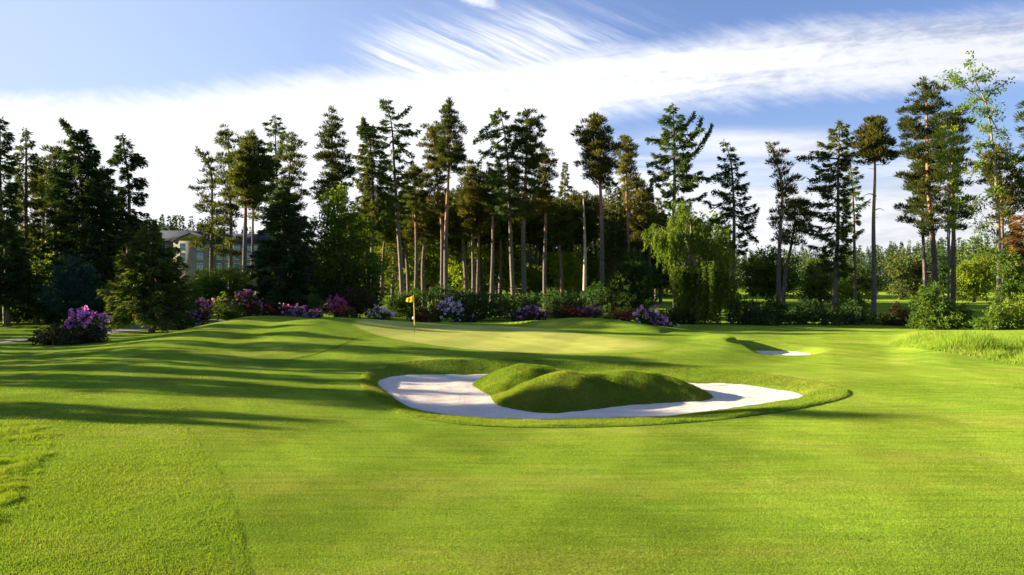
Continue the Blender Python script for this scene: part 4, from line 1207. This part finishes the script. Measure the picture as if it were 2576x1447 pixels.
# broadleaf trees beyond the hedge
leafy('broadleaf_tree', 'round sunlit broadleaf tree right of the weeping tree', 108, 1945, [(1930, 668, 66, 46), (1900, 700, 46, 40), (1972, 704, 36, 40), (1930, 718, 70, 30)], 171, 'broad', r0=0.25, leafsize=0.32, clump=0.75)
leafy('broadleaf_tree', 'olive broadleaf tree under the feathery tiered conifer', 100, 2068, [(2060, 690, 48, 40), (2080, 730, 60, 34), (2042, 738, 36, 26)], 172, 'broad', r0=0.22, leafsize=0.3, clump=0.7)
leafy('broadleaf_tree', 'tall olive broadleaf tree beyond the field right of the lone pine', 135, 2262, [(2262, 670, 36, 40), (2290, 700, 40, 40), (2270, 730, 42, 24), (2310, 668, 30, 34)], 173, 'spruce_olive', r0=0.25, leafsize=0.38, clump=0.9)
leafy('broadleaf_tree', 'fresh green broadleaf tree on the field between yellowish pine and ash', 120, 2450, [(2450, 680, 44, 44), (2470, 720, 40, 36), (2432, 730, 30, 26), (2485, 660, 30, 40)], 174, 'broad_lime', r0=0.25, leafsize=0.34, clump=0.8)
leafy('broadleaf_tree', 'small dark tree just right of the thick stemmed pine, on the field', 130, 2375, [(2372, 660, 32, 40), (2380, 700, 34, 34), (2360, 720, 30, 20)], 175, 'broad_dark', r0=0.2, leafsize=0.34, clump=0.8)
leafy('broadleaf_tree', 'broadleaf tree far across the field left of the lone pine', 150, 2160, [(2160, 690, 34, 30), (2180, 716, 36, 26), (2140, 720, 30, 24)], 176, 'broad', r0=0.25, leafsize=0.4, clump=0.9)
leafy('broadleaf_tree', 'light green bush tree between the feathery conifer and the lone pine', 84, 2128, [(2120, 742, 30, 34), (2160, 752, 30, 30), (2135, 772, 44, 22)], 177, 'broad_lime', r0=0.1, leafsize=0.22, clump=0.5)

# dark bush right of the tall clear pine and smaller undergrowth
UND = [
    ('dark broadleaf bush left of the weeping tree', 68, 1592, [(1596, 668, 38, 36), (1570, 715, 46, 46), (1622, 718, 40, 50), (1590, 765, 62, 38)], 'broad_dark'),
    ('green bush in front of the hotel above the pink rhododendrons', 66, 548, [(545, 725, 52, 36), (505, 735, 40, 34), (590, 728, 40, 40), (560, 765, 66, 30)], 'broad'),
    ('yellowish bush below the hotel wall, left of the umbrella pine', 72, 596, [(596, 688, 24, 24), (556, 692, 28, 24), (506, 700, 30, 22), (612, 718, 20, 26)], 'broad_lime'),
    ('low green bush right of the olive spruce by the path', 60, 478, [(480, 740, 36, 40), (462, 775, 40, 30)], 'broad'),
    ('small pointed green shrub beside the crimson rhododendron', 61, 788, [(788, 745, 12, 18), (788, 770, 20, 24)], 'broad'),
    ('dark undergrowth left of the small pointed shrub', 66, 720, [(690, 780, 40, 24), (745, 778, 36, 24)], 'broad_dark'),
    ('brownish bare stemmed bush right of the crimson rhododendron', 64, 905, [(905, 752, 44, 32), (880, 775, 34, 26), (935, 772, 30, 26)], 'brownred'),
    ('dark green bush behind the flag', 72, 1010, [(1000, 760, 40, 26), (1045, 752, 36, 24), (1020, 785, 60, 22)], 'broad_dark'),
    ('dark leafy bush behind the lilac rhododendron', 70, 1120, [(1110, 745, 42, 26), (1160, 752, 40, 26), (1135, 780, 60, 24)], 'bramble'),
    ('dark bush right of the lilac rhododendron', 66, 1215, [(1215, 765, 44, 34), (1255, 775, 44, 30), (1190, 790, 34, 24)], 'broad_dark'),
    ('green bush at the foot of the drooping larch', 72, 1290, [(1280, 765, 40, 30), (1330, 765, 40, 28)], 'broad_dark'),
    ('dark leafy bush behind the red azalea', 70, 1420, [(1400, 752, 46, 28), (1455, 758, 40, 30), (1430, 785, 66, 22)], 'bramble'),
    ('dark bush at the foot of the tall clear pine', 68, 1500, [(1500, 745, 40, 40), (1520, 780, 50, 30)], 'broad_dark'),
    ('low leafy bush under the weeping tree on its left', 60, 1690, [(1685, 800, 36, 26), (1715, 805, 40, 26)], 'broad_dark'),
    ('dark low bush just right of the weeping tree', 58, 1880, [(1872, 800, 40, 34), (1910, 808, 40, 26)], 'bramble'),
    ('bramble bank below the leaning pine', 60, 1965, [(1945, 788, 50, 44), (2000, 808, 50, 26)], 'bramble'),
    ('bramble bank below the feathery tiered conifer', 60, 2070, [(2045, 792, 44, 42), (2098, 812, 52, 24)], 'bramble'),
    ('bramble bank at the foot of the lone pine', 60, 2180, [(2150, 798, 40, 40), (2205, 814, 54, 24)], 'bramble'),
    ('dark bramble bank left of the big bright bush', 58, 2275, [(2262, 806, 38, 44), (2305, 818, 44, 30)], 'brownred'),
    ('dark low bush at the foot of the left edge spruces', 61, 20, [(0, 785, 50, 26), (50, 790, 44, 22)], 'bramble'),
    ('dark low bush beneath the blue-green bush', 61, 140, [(120, 788, 46, 24), (175, 792, 44, 20)], 'bramble'),
    ('dark low bush beneath the ragged spruce on the left', 62, 285, [(240, 790, 44, 22), (300, 788, 44, 24)], 'broad_dark'),
    ('low bush on the rise before the round broadleaf tree', 66, 1900, [(1890, 775, 34, 22), (1935, 785, 30, 18)], 'bramble'),
    ('bush between the tiered conifer and the lone pine', 64, 2140, [(2130, 780, 34, 26), (2165, 790, 28, 20)], 'broad'),
    ('big bright green bush under the thick stemmed pine', 54, 2350, [(2342, 740, 28, 34), (2335, 780, 46, 40), (2375, 790, 50, 44), (2350, 815, 70, 32)], 'broad'),
    ('dark bush right of the big bright bush', 55, 2415, [(2412, 800, 32, 40), (2430, 825, 34, 22)], 'broad_dark'),
    ('tall leafy shrub row at the edge of the long grass', 50, 2490, [(2480, 815, 36, 40), (2520, 800, 30, 50), (2500, 838, 44, 24)], 'broad'),
    ('leafy shrub at the right edge above the long grass', 50, 2565, [(2560, 800, 36, 54), (2580, 835, 40, 36)], 'broad_lime'),
]
for j, (lab, Yd, ub, bl, lf) in enumerate(UND):
    leafy('bush', lab, Yd, ub, bl, 300 + j, lf, r0=0.07, leafsize=0.16, clump=0.36, cat='bush', fol='foliage', stem='stem', dens=0.9)

# ---- rhododendrons
def R(label, Yd, ub, bl, leaf, fl, seed):
    leafy('rhododendron', label, Yd, ub, bl, seed, leaf, r0=0.05, leafsize=0.13, clump=0.27, cat='rhododendron', group='flowering rhododendrons', fol='foliage', stem='stem', dens=0.9, flowers=fl)


top = lambda x, z: max(0.0, z - 0.45) ** 1.2
R('large purple rhododendron alone on the lawn by the path', 40.5, 178, [(210, 820, 50, 34), (245, 838, 28, 24), (170, 842, 50, 30), (115, 848, 36, 24), (195, 858, 60, 16)], 'purpleleaf',
  [('f_purple', 230, lambda x, z: (1 if x > 0.46 else 0.02) * max(0, z - 0.38 - 0.5 * abs(x - 0.75)))], 401)
R('low violet rhododendron at the left foot of the mound', 54, 462, [(462, 802, 36, 22), (430, 812, 28, 16)], 'purpleleaf', [('f_purple', 120, lambda x, z: max(0, z - 0.2) * (0.3 + x))], 402)
R('rose pink rhododendron beside the low violet one', 56, 510, [(512, 785, 22, 28), (500, 800, 30, 18)], 'brownred', [('f_pink', 150, lambda x, z: z)], 403)
R('green rhododendron with only a few pink flowers', 57, 574, [(570, 772, 34, 30), (590, 790, 34, 22)], 'broad', [('f_pink', 26, lambda x, z: z)], 404)
R('tall pink rhododendron left of the big dark spruce', 58, 625, [(620, 755, 24, 22), (632, 778, 26, 26)], 'brownred', [('f_pink', 190, lambda x, z: 0.2 + z)], 405)
R('bronze leaved rhododendron with pale pink tips at the mound crest', 60, 700, [(695, 788, 32, 18), (722, 782, 22, 18)], 'brownred', [('f_lilac', 26, lambda x, z: z * x), ('f_red', 50, lambda x, z: z)], 406)
R('spreading purple rhododendron behind the mound crest', 59, 772, [(770, 795, 42, 18), (745, 792, 22, 14)], 'broad_dark', [('f_purple', 200, lambda x, z: 0.15 + z)], 407)
R('crimson rhododendron topped with a few purple trusses', 60, 852, [(848, 778, 30, 22), (868, 792, 26, 22)], 'broad_dark', [('f_crimson', 170, lambda x, z: 0.2 + z), ('f_magenta', 70, lambda x, z: max(0, z - 0.6))], 408)
R('small pale lilac rhododendron left of the flag', 60, 955, [(955, 795, 26, 20), (972, 802, 16, 16)], 'broad_dark', [('f_lilac', 95, lambda x, z: 0.1 + z)], 409)
R('bronze leaved rhododendron right behind the flagstick', 61, 1078, [(1078, 792, 36, 24), (1050, 802, 26, 16)], 'brownred', [('f_red', 16, lambda x, z: z)], 410)
R('tall white and lilac rhododendron right of the flag', 61, 1138, [(1132, 775, 28, 24), (1148, 798, 26, 22)], 'broad_dark', [('f_lilac', 230, lambda x, z: 0.12 + z), ('f_purple', 36, lambda x, z: max(0, 0.8 - x) * z)], 411)
R('dusky rhododendron without flowers right of the white and lilac one', 62, 1178, [(1178, 795, 28, 24)], 'purpleleaf', None, 412)
R('violet rhododendron at the foot of the dome topped pine', 62, 1335, [(1330, 792, 34, 20), (1360, 796, 24, 16), (1305, 800, 22, 14)], 'purpleleaf', [('f_purple', 170, lambda x, z: 0.1 + z)], 413)
R('scarlet azalea with sparse blooms right of the violet rhododendron', 62, 1415, [(1410, 788, 32, 22), (1440, 795, 26, 18)], 'brownred', [('f_red', 70, lambda x, z: z)], 414)
R('magenta rhododendron low behind the bank of the green', 62, 1485, [(1482, 795, 30, 18)], 'brownred', [('f_magenta', 85, lambda x, z: z)], 415)
R('red azalea left of the last purple rhododendron', 58, 1572, [(1570, 800, 24, 18), (1555, 808, 18, 12)], 'brownred', [('f_red', 80, lambda x, z: 0.1 + z)], 416)
R('big mauve rhododendron beside the weeping tree', 55, 1642, [(1638, 800, 38, 24), (1660, 816, 34, 22), (1610, 815, 24, 18)], 'broad_dark', [('f_purple', 150, lambda x, z: z), ('f_lilac', 40, lambda x, z: z)], 417)


# ------------------------------------------------------------------ trees deeper in the wood (copies of a few kinds)
def copy_tree(src, loc, sc, rz, label, group, wide=1.0):
    o = src.copy(); C.objects.link(o)
    o.location = loc; o.scale = (sc * wide, sc * wide, sc); o.rotation_euler = (0, 0, rz)
    o['label'] = label; o['group'] = group
    for ch in src.children:
        c = ch.copy(); C.objects.link(c); c.parent = o
    return o


def generic(kind, seed, x, y, h, label, group):
    base = np.array([x, y, -0.05])
    tip = base + np.array([0.03 * h, 0.02 * h, h])
    if kind == 'pine':
        return conifer('pine_tree', label, 'pine', [base, base * 0.5 + tip * 0.5, tip], [(h, .3, .3), (h * .94, 1.2, 1.0), (h * .84, 1.7, 1.6), (h * .72, 1.9, 1.6), (h * .62, 1.4, 1.5), (h * .55, 0.9, 0.7)], seed, 'pine', nb=40, group=group)
    if kind == 'olive':
        return conifer('pine_tree', label, 'pine', [base, base * 0.5 + tip * 0.5, tip], [(h, .5, .4), (h * .92, 1.5, 1.3), (h * .8, 1.6, 1.8), (h * .7, 1.8, 1.7), (h * .6, 1.2, 1.6)], seed, 'pine_brown', nb=36, group=group)
    if kind == 'spruce':
        return conifer('spruce_tree', label, 'spruce', [base, base * 0.5 + tip * 0.5, tip], [(h, .1, .1), (h * .85, .9, .8), (h * .6, 1.7, 1.6), (h * .3, 2.4, 2.4), (h * .15, 2.4, 2.3)], seed, 'spruce_olive', nb=100, bark='bark_grey', group=group)
    return None


WG = 'pines standing deep in the wood'
deep = [  # column, distance, height, kind
    ('pine', 960, 104, 15.5), ('olive', 986, 112, 14.5), ('pine', 1028, 108, 16), ('olive', 1066, 116, 17), ('pine', 1146, 106, 15), ('olive', 1166, 118, 17.5), ('pine', 1212, 112, 16.5),
    ('olive', 1222, 124, 15), ('pine', 1258, 106, 16), ('olive', 1344, 112, 17), ('pine', 1358, 122, 16.5), ('olive', 1398, 106, 15), ('pine', 1414, 98, 14), ('spruce', 1412, 118, 22), ('olive', 1436, 110, 16.5),
    ('pine', 1458, 104, 15), ('olive', 1484, 116, 17), ('spruce', 1540, 112, 17.5), ('pine', 1552, 118, 14.5), ('spruce', 1600, 110, 16.5), ('spruce', 1628, 118, 18), ('pine', 1640, 108, 14), ('spruce', 1662, 114, 16),
    ('olive', 1606, 100, 12.5), ('pine', 1430, 126, 17), ('olive', 1500, 126, 17.5), ('pine', 1010, 122, 17), ('pine', 926, 110, 15), ('spruce', 1570, 124, 17), ('olive', 1110, 126, 16), ('spruce', 1290, 128, 17)]
rng = np.random.default_rng(41)
for j in range(24):
    deep.append((('pine', 'olive', 'olive', 'pine', 'spruce')[j % 5] if j < 19 else ('spruce', 'olive', 'spruce')[j % 3], float(np.interp(j + rng.uniform(-0.4, 0.4), [0, 19, 23], [905, 1400, 1650])), float(rng.uniform(96, 132)), float(rng.uniform(13.0, 17.0))))
protos = {}
lab = {'pine': 'thin dark pine standing deep in the wood behind the front trunks', 'olive': 'olive crowned pine standing deep in the wood behind the front trunks',
       'spruce': 'narrow spruce standing deep in the wood behind the front trunks'}
for j, (kd, u, Yd, h) in enumerate(deep):
    x = (u - UC) / F * Yd
    key = (kd, j % 2)
    if key not in protos:
        protos[key] = (generic(kd, 500 + j, x, Yd, h, lab[kd], WG), h)
    else:
        src, h0 = protos[key]
        copy_tree(src, (x, Yd, -0.05), h / h0, 1.3 * j, lab[kd], WG, 1.0 + 0.35 * ((j * 7) % 10) / 10)

# sunlit broadleaf understorey behind the trunks
UL = 'bright green understorey tree lit behind the pine trunks'
und = [(955, 118, 640, 66, 76), (1080, 112, 650, 58, 70), (1150, 104, 668, 46, 60), (1250, 116, 640, 60, 74), (1340, 108, 690, 44, 44), (1390, 120, 660, 52, 60), (1470, 114, 670, 52, 56), (1020, 126, 660, 54, 64), (1200, 128, 650, 60, 66), (1430, 104, 680, 50, 60), (1530, 110, 660, 50, 60), (1600, 118, 650, 54, 66), (1300, 126, 640, 56, 64)]
pr = None
for j, (u, Yd, v, ru, rv) in enumerate(und):
    if j < 2:
        t = leafy('broadleaf_tree', UL, Yd, u, [(u, v, ru * 0.8, rv * 0.7), (u - ru * 0.5, v + rv * 0.5, ru * 0.6, rv * 0.6), (u + ru * 0.5, v + rv * 0.45, ru * 0.6, rv * 0.6)], 600 + j, 'broad_lime', r0=0.2, leafsize=0.34, clump=0.75, group='understorey trees behind the trunks')
        pr = (pr or []) + [(t, rv * Yd)]
    else:
        src, ref = pr[j % 2]
        copy_tree(src, ((u - UC) / F * Yd, Yd, -0.05), rv * Yd / ref, 0.9 * j, UL, 'understorey trees behind the trunks')

# trees outside the frame on the left, whose shadows fall across the mound and fairway
OG = 'trees left of the frame throwing the long shadows'
OL = 'tall conifer left of the photo that throws its shadow over the grass'
off = [('spruce', -37, 33.6, 7.0), ('spruce', -38.5, 37.6, 7.2), ('spruce', -36, 42.4, 7.0), ('spruce', -39, 45.4, 7.4), ('spruce', -42, 50.4, 8.6), ('spruce', -38, 53.6, 7.6), ('spruce', -36.5, 31.0, 6.6), ('spruce', -36, 29.6, 8.2), ('spruce', -40, 32.0, 9.4), ('spruce', -35, 32.6, 7.6), ('olive', -42, 34.4, 10.5), ('spruce', -38, 35.4, 9.0), ('spruce', -41, 38.4, 11.8), ('spruce', -48, 62, 10), ('spruce', -51, 66, 11), ('spruce', -46, 58.6, 9), ('pine', -37, 36.8, 10.2), ('pine', -40, 41.2, 12.5),
       ('spruce', -45, 42.8, 9.0), ('pine', -38, 25.2, 8.6), ('pine', -44, 27.6, 10.4), ('olive', -52, 33.6, 16.2), ('spruce', -44, 48.6, 8.6), ('pine', -40, 53.0, 13.5), ('pine', -39, 44.2, 9.0), ('pine', -38, 46.6, 8.2), ('olive', -41, 50.8, 10.5), ('spruce', -37, 39.0, 6.5), ('pine', -43, 55.0, 12.0), ('olive', -46, 57.0, 16)]
for j, (kd, x, y, h) in enumerate(off):
    src, h0 = protos[(kd, j % 2)] if (kd, j % 2) in protos else protos[(kd, (j + 1) % 2)]
    copy_tree(src, (x, y, -0.05), h / h0, 0.7 * j, OL, OG, 0.5 if y < 28.5 else (0.95 if kd == 'spruce' else 0.72))


# ------------------------------------------------------------------ far woods (one mass)
def far_wood(name, label, specs, seed, mat='far'):
    rng = np.random.default_rng(seed)
    cs, ds, Ls = [], [], []
    for x, y, z, h, w, con in specs:
        nn = 420
        if con:
            f = rng.uniform(0, 1, nn)
            r = w * (1 - f) * rng.uniform(0.3, 1.05, nn)
        else:
            f = rng.uniform(0.1, 1, nn)
            r = w * np.sqrt(np.clip(1 - ((f - 0.5) / 0.55) ** 2, 0, 1)) * rng.uniform(0.4, 1.1, nn)
        a = rng.uniform(0, 2 * PI, nn)
        cs.append(np.column_stack([x + r * np.cos(a), y + r * np.sin(a), z + h * (0.02 + 0.95 * f)]))
        ds.append(np.column_stack([np.cos(a), np.sin(a), np.full(nn, -0.2 if con else 0.3)]) + rng.normal(size=(nn, 3)) * 0.4)
        Ls.append(rng.uniform(0.5, 1.1, nn) * (0.35 + 0.12 * w))
    Ls = np.concatenate(Ls)
    V, Fq = cards(np.concatenate(cs), np.concatenate(ds), Ls, Ls * 0.6, rng)
    o = link_mesh(name, V, Fq, M[mat])
    return tag(o, label, 'forest', kind='stuff')


rng = np.random.default_rng(9)
sp_ = []
for _ in range(700):
    y = rng.uniform(225, 330); u = rng.uniform(1760, 3000)
    x = (u - UC) / F * y
    con = rng.uniform() < 0.93
    h = np.interp(u, [1880, 2100, 2250, 2420, 2576, 3000], [13, 14.0, 15.5, 17.0, 19.5, 21]) * rng.uniform(0.75, 1.12) * (y / 260) * (1.0 if con else 0.8)
    sp_.append((x, y, 0, h, h * (0.15 if con else 0.24), con))
far_wood('forest', 'mixed forest closing off the field far on the right', sp_, 91)
sp_ = []
for _ in range(620):
    y = rng.uniform(265, 340); u = rng.uniform(-300, 900)
    x = (u - UC) / F * y
    con = rng.uniform() < 0.6
    h = np.interp(u, [-300, 300, 420, 520, 640, 900], [25, 25, 27, 26, 23, 16]) * rng.uniform(0.75, 1.08) * (y / 280) * (1.0 if con else 0.85)
    sp_.append((x, y, 0, h, h * (0.17 if con else 0.28), con))
far_wood('forest', 'forest behind the hotel roof', sp_, 92)
sp_ = []
for _ in range(300):
    y = rng.uniform(150, 190); u = rng.uniform(860, 1800)
    x = (u - UC) / F * y
    con = rng.uniform() < 0.35
    h = rng.uniform(9, 19)
    sp_.append((x, y, 0, h, h * (0.17 if con else 0.28), con))
far_wood('forest', 'dense back of the wood seen between the pine trunks', sp_, 93, 'backwood')
sp_ = []
for _ in range(160):
    y = rng.uniform(96, 120); u = rng.uniform(-500, 330)
    x = (u - UC) / F * y
    h = rng.uniform(6, 11)
    sp_.append((x, y, 0, h, h * 0.32, rng.uniform() < 0.4))
far_wood('forest', 'dense back of the left wood', sp_, 94)

# ------------------------------------------------------------------ hotel
M['wall'] = plain_mat('rendered_wall', (0.155, 0.142, 0.110), 0.9, 0.15, 0.6, 0.1)
M['slate'] = plain_mat('slate_roof', (0.024, 0.030, 0.050), 0.95, 0.2, 1.2, 0.2, 0.1)
M['frame'] = plain_mat('white_frame', (0.42, 0.44, 0.48), 0.5, 0.05)
M['stone'] = plain_mat('window_surround', (0.17, 0.16, 0.13), 0.9, 0.1)
m_, n = new_mat('window_glass')
p = n.n('ShaderNodeBsdfPrincipled'); p.inputs['Base Color'].default_value = (0.16, 0.26, 0.40, 1); p.inputs['Roughness'].default_value = 0.08  # bluish base colour stands in for the reflected sky
p.inputs['Specular IOR Level'].default_value = 0.9
M['glass'] = finish(m_, n, p.outputs[0])
HY = 220.0
S2 = HY / F
hx = lambda u: (u - UC) * S2
hz = lambda v: CZ - (v - VH) * S2
hb = thing('hotel_building', 'cream hotel with slate roof and rows of windows behind the trees on the left', 'building', (hx(520), HY, 0))
org = (hx(520), HY, 0)
xL, xG0, xG1, xR = hx(345), hx(436), hx(524), hx(660)
eave, ridge = hz(606), hz(578)
w = Acc()
w.box(xL, xG0, HY + 1.5, HY + 14, -1, eave)
w.box(xG0, xG1, HY, HY + 14.002, -1, eave)
w.box(xG1, xR, HY + 1.5, HY + 14, -1, hz(612))
gx = hx(480); gz = hz(588)
V = [(xG0, HY, eave), (xG1, HY, eave), (gx, HY, gz), (xG0, HY + 7, eave), (xG1, HY + 7, eave), (gx, HY + 7, gz)]
w.add(V, [(0, 1, 2, 2), (3, 5, 4, 4), (0, 3, 4, 1)])
w.build('wall', M['wall'], hb, False, org)
r = Acc()


def slope(x0, x1, y0, y1, z0, z1, inset=0.0):
    t = 0.25
    V = [(x0, y0, z0), (x1, y0, z0), (x1 - inset, y1, z1), (x0 + inset, y1, z1)]
    r.add(V + [(a, b, c + t) for a, b, c in V], [(0, 3, 2, 1), (4, 5, 6, 7), (0, 1, 5, 4), (1, 2, 6, 5), (2, 3, 7, 6), (3, 0, 4, 7)])


slope(xL - 0.5, xG1, HY + 0.8, HY + 7.7, eave - 0.2, ridge, 1.0)
slope(xL - 0.5, xG1, HY + 14.6, HY + 7.75, eave - 0.2, ridge, 1.0)
slope(xG1 + 0.02, xR + 0.5, HY + 0.8, HY + 7.7, hz(612) - 0.2, hz(586))
slope(xG1 + 0.02, xR + 0.5, HY + 14.6, HY + 7.75, hz(612) - 0.2, hz(586))
for (xa, xb) in ((xG0 - 0.5, gx), (xG1 + 0.5, gx)):
    za, zb_ = eave - 0.25, gz + 0.05
    V = [(xa, HY - 0.5, za), (xb, HY - 0.5, zb_), (xb, HY + 7.2, zb_), (xa, HY + 7.2, za)]
    r.add(V + [(a, b, c + 0.25) for a, b, c in V], [(0, 3, 2, 1), (4, 5, 6, 7), (0, 1, 5, 4), (1, 2, 6, 5), (2, 3, 7, 6), (3, 0, 4, 7)])
r.build('roof', M['slate'], hb, False, org)
for (u, fy) in ((375, 1.5), (405, 1.5), (460, 0), (503, 0), (547, 1.5), (568, 1.5), (591, 1.5), (622, 1.5), (642, 1.5)):
    for v in (621, 645, 671):
        x, z, y = hx(u), hz(v), HY + fy
        f = Acc()
        for bx in ((x - .85, x + .85, z + .85, z + 1.0), (x - .85, x + .85, z - 1.0, z - .85), (x - .85, x - .72, z - .85, z + .85), (x + .72, x + .85, z - .85, z + .85), (x - .05, x + .05, z - .85, z + .85)):
            f.box(bx[0], bx[1], y - .10, y - .006, bx[2], bx[3])
        fo = f.build('window', M['frame'], hb, False, org)
        g = Acc(); g.box(x - .72, x - .06, y - .05, y - .01, z - .85, z + .85); g.box(x + .06, x + .72, y - .05, y - .01, z - .85, z + .85)
        g.build('pane', M['glass'], fo, False, org)
        sl = Acc(); sl.box(x - 1.0, x + 1.0, y - .16, y - .006, z - 1.15, z - 1.01)
        sl.build('sill', M['stone'], fo, False, org)

# ------------------------------------------------------------------ flagstick
fx, fy = px_on(1042.5, 838, H0)
fz = float(H0(np.array(fx), np.array(fy))) + 0.012
M['yellow'] = plain_mat('yellow_paint', (0.80, 0.52, 0.02), 0.45, 0.05)
M['flagcloth'] = leaf_mat('yellow_cloth', (0.72, 0.47, 0.03), (0.74, 0.50, 0.04), 0.35, (1.0, 1.0, 1.0))
M['dark'] = plain_mat('dark_fitting', (0.03, 0.025, 0.02), 0.5, 0.1)
M['white'] = plain_mat('white_plastic', (0.8, 0.78, 0.72), 0.4, 0.05)
M['redprint'] = plain_mat('dark_print', (0.10, 0.02, 0.015), 0.6, 0.05)
fl = thing('flagstick', 'yellow flagstick with small yellow flag standing in the hole on the green', 'flagstick', (fx, fy, fz))
H_ = 2.05
a = Acc()
tp = [(fx, fy, fz + 0.42), (fx - 0.01, fy, fz + 1.0), (fx - 0.03, fy, fz + 1.6), (fx - 0.05, fy, fz + H_)]
a.tube(tp, [0.020, 0.019, 0.017, 0.014], 8)
a.build('pole', M['yellow'], fl, True, (fx, fy, fz))
a = Acc(); a.tube([(fx, fy, fz - 0.1), (fx, fy, fz + 0.2), (fx, fy, fz + 0.415)], [0.014, 0.014, 0.014], 8)
a.build('pole_base', M['dark'], fl, True, (fx, fy, fz))
# cloth
nu, nv = 14, 8
V = []
for i in range(nu + 1):
    for j in range(nv + 1):
        s, t = i / nu, j / nv
        top_z = fz + H_ - 0.02 - 0.17 * s ** 1.1
        bot_z = fz + H_ - 0.36 - 0.02 * s
        x = fx - 0.065 - 0.40 * s
        y = fy + 0.045 * math.sin(s * 7 + t * 1.2) * s ** 0.6
        V.append((x, y, bot_z + (top_z - bot_z) * t - 0.02 * math.sin(s * 4)))
Fq = [(i * (nv + 1) + j, (i + 1) * (nv + 1) + j, (i + 1) * (nv + 1) + j + 1, i * (nv + 1) + j + 1) for i in range(nu) for j in range(nv)]
fo = link_mesh('flag', V, Fq, M['flagcloth'], fl, True, (fx, fy, fz))
# hem along the fly end and printed emblem
a = Acc()
cx_, cz_ = fx - 0.24, fz + H_ - 0.235
for k_, (bx, bz, bw, bh) in enumerate([(-0.05, 0.02, 0.05, 0.035), (0.0, -0.01, 0.05, 0.03), (-0.01, 0.045, 0.03, 0.02), (-0.06, -0.04, 0.08, 0.014)]):
    s = (0.24 - 0.065 - bx - bw / 2) / 0.40
    yv = fy + 0.045 * math.sin(s * 7 + 0.6) * max(s, 0) ** 0.6
    a.box(cx_ + bx, cx_ + bx + bw, yv - 0.006, yv + 0.006, cz_ + bz, cz_ + bz + bh)
a.build('emblem', M['redprint'], fo, False, (fx, fy, fz))
a = Acc()
th = np.linspace(0, PI, 7)
a.tube([(fx - 0.05, fy, fz + 0.80 + 0.085 * -math.cos(t)) for t in th], [0.012 + 0.055 * math.sin(t) for t in th], 10)
a.build('marker_ball', M['white'], fl, True, (fx, fy, fz))

# ------------------------------------------------------------------ fallen leaves on the fairway
M['deadleaf'] = plain_mat('dead_leaf', (0.09, 0.05, 0.03), 0.9, 0.3)
for j, (u, v) in enumerate([(1605, 1251), (990, 1288), (1172, 1163), (806, 1291), (2168, 1360), (2350, 1330)]):
    x, y = px_on(u, v, H0)
    z = float(H0(np.array(x), np.array(y)))
    g = [(math.cos(a) * r, math.sin(a) * r * 0.62) for a, r in zip(np.linspace(0, 2 * PI, 11)[:-1], [.04, .03, .036, .028, .034, .022, .034, .028, .036, .03])]
    c, s_ = math.cos(j * 1.7), math.sin(j * 1.7)
    V = [(x + a * c - b * s_, y + a * s_ + b * c, z + 0.022 + 0.25 * abs(b)) for a, b in g] + [(x, y, z + 0.018), (x, y, z + 0.018)]
    Fq = [(k, (k + 1) % 10, 10, 11) for k in range(10)]
    Fq = [(a, b, c_) for a, b, c_, d in Fq]
    o = link_mesh('fallen_leaf', V[:11], Fq, M['deadleaf'], None, True, (x, y, z))
    tag(o, 'small brown dead leaf lying on the fairway in the foreground', 'leaf', 'dead leaves on the fairway')
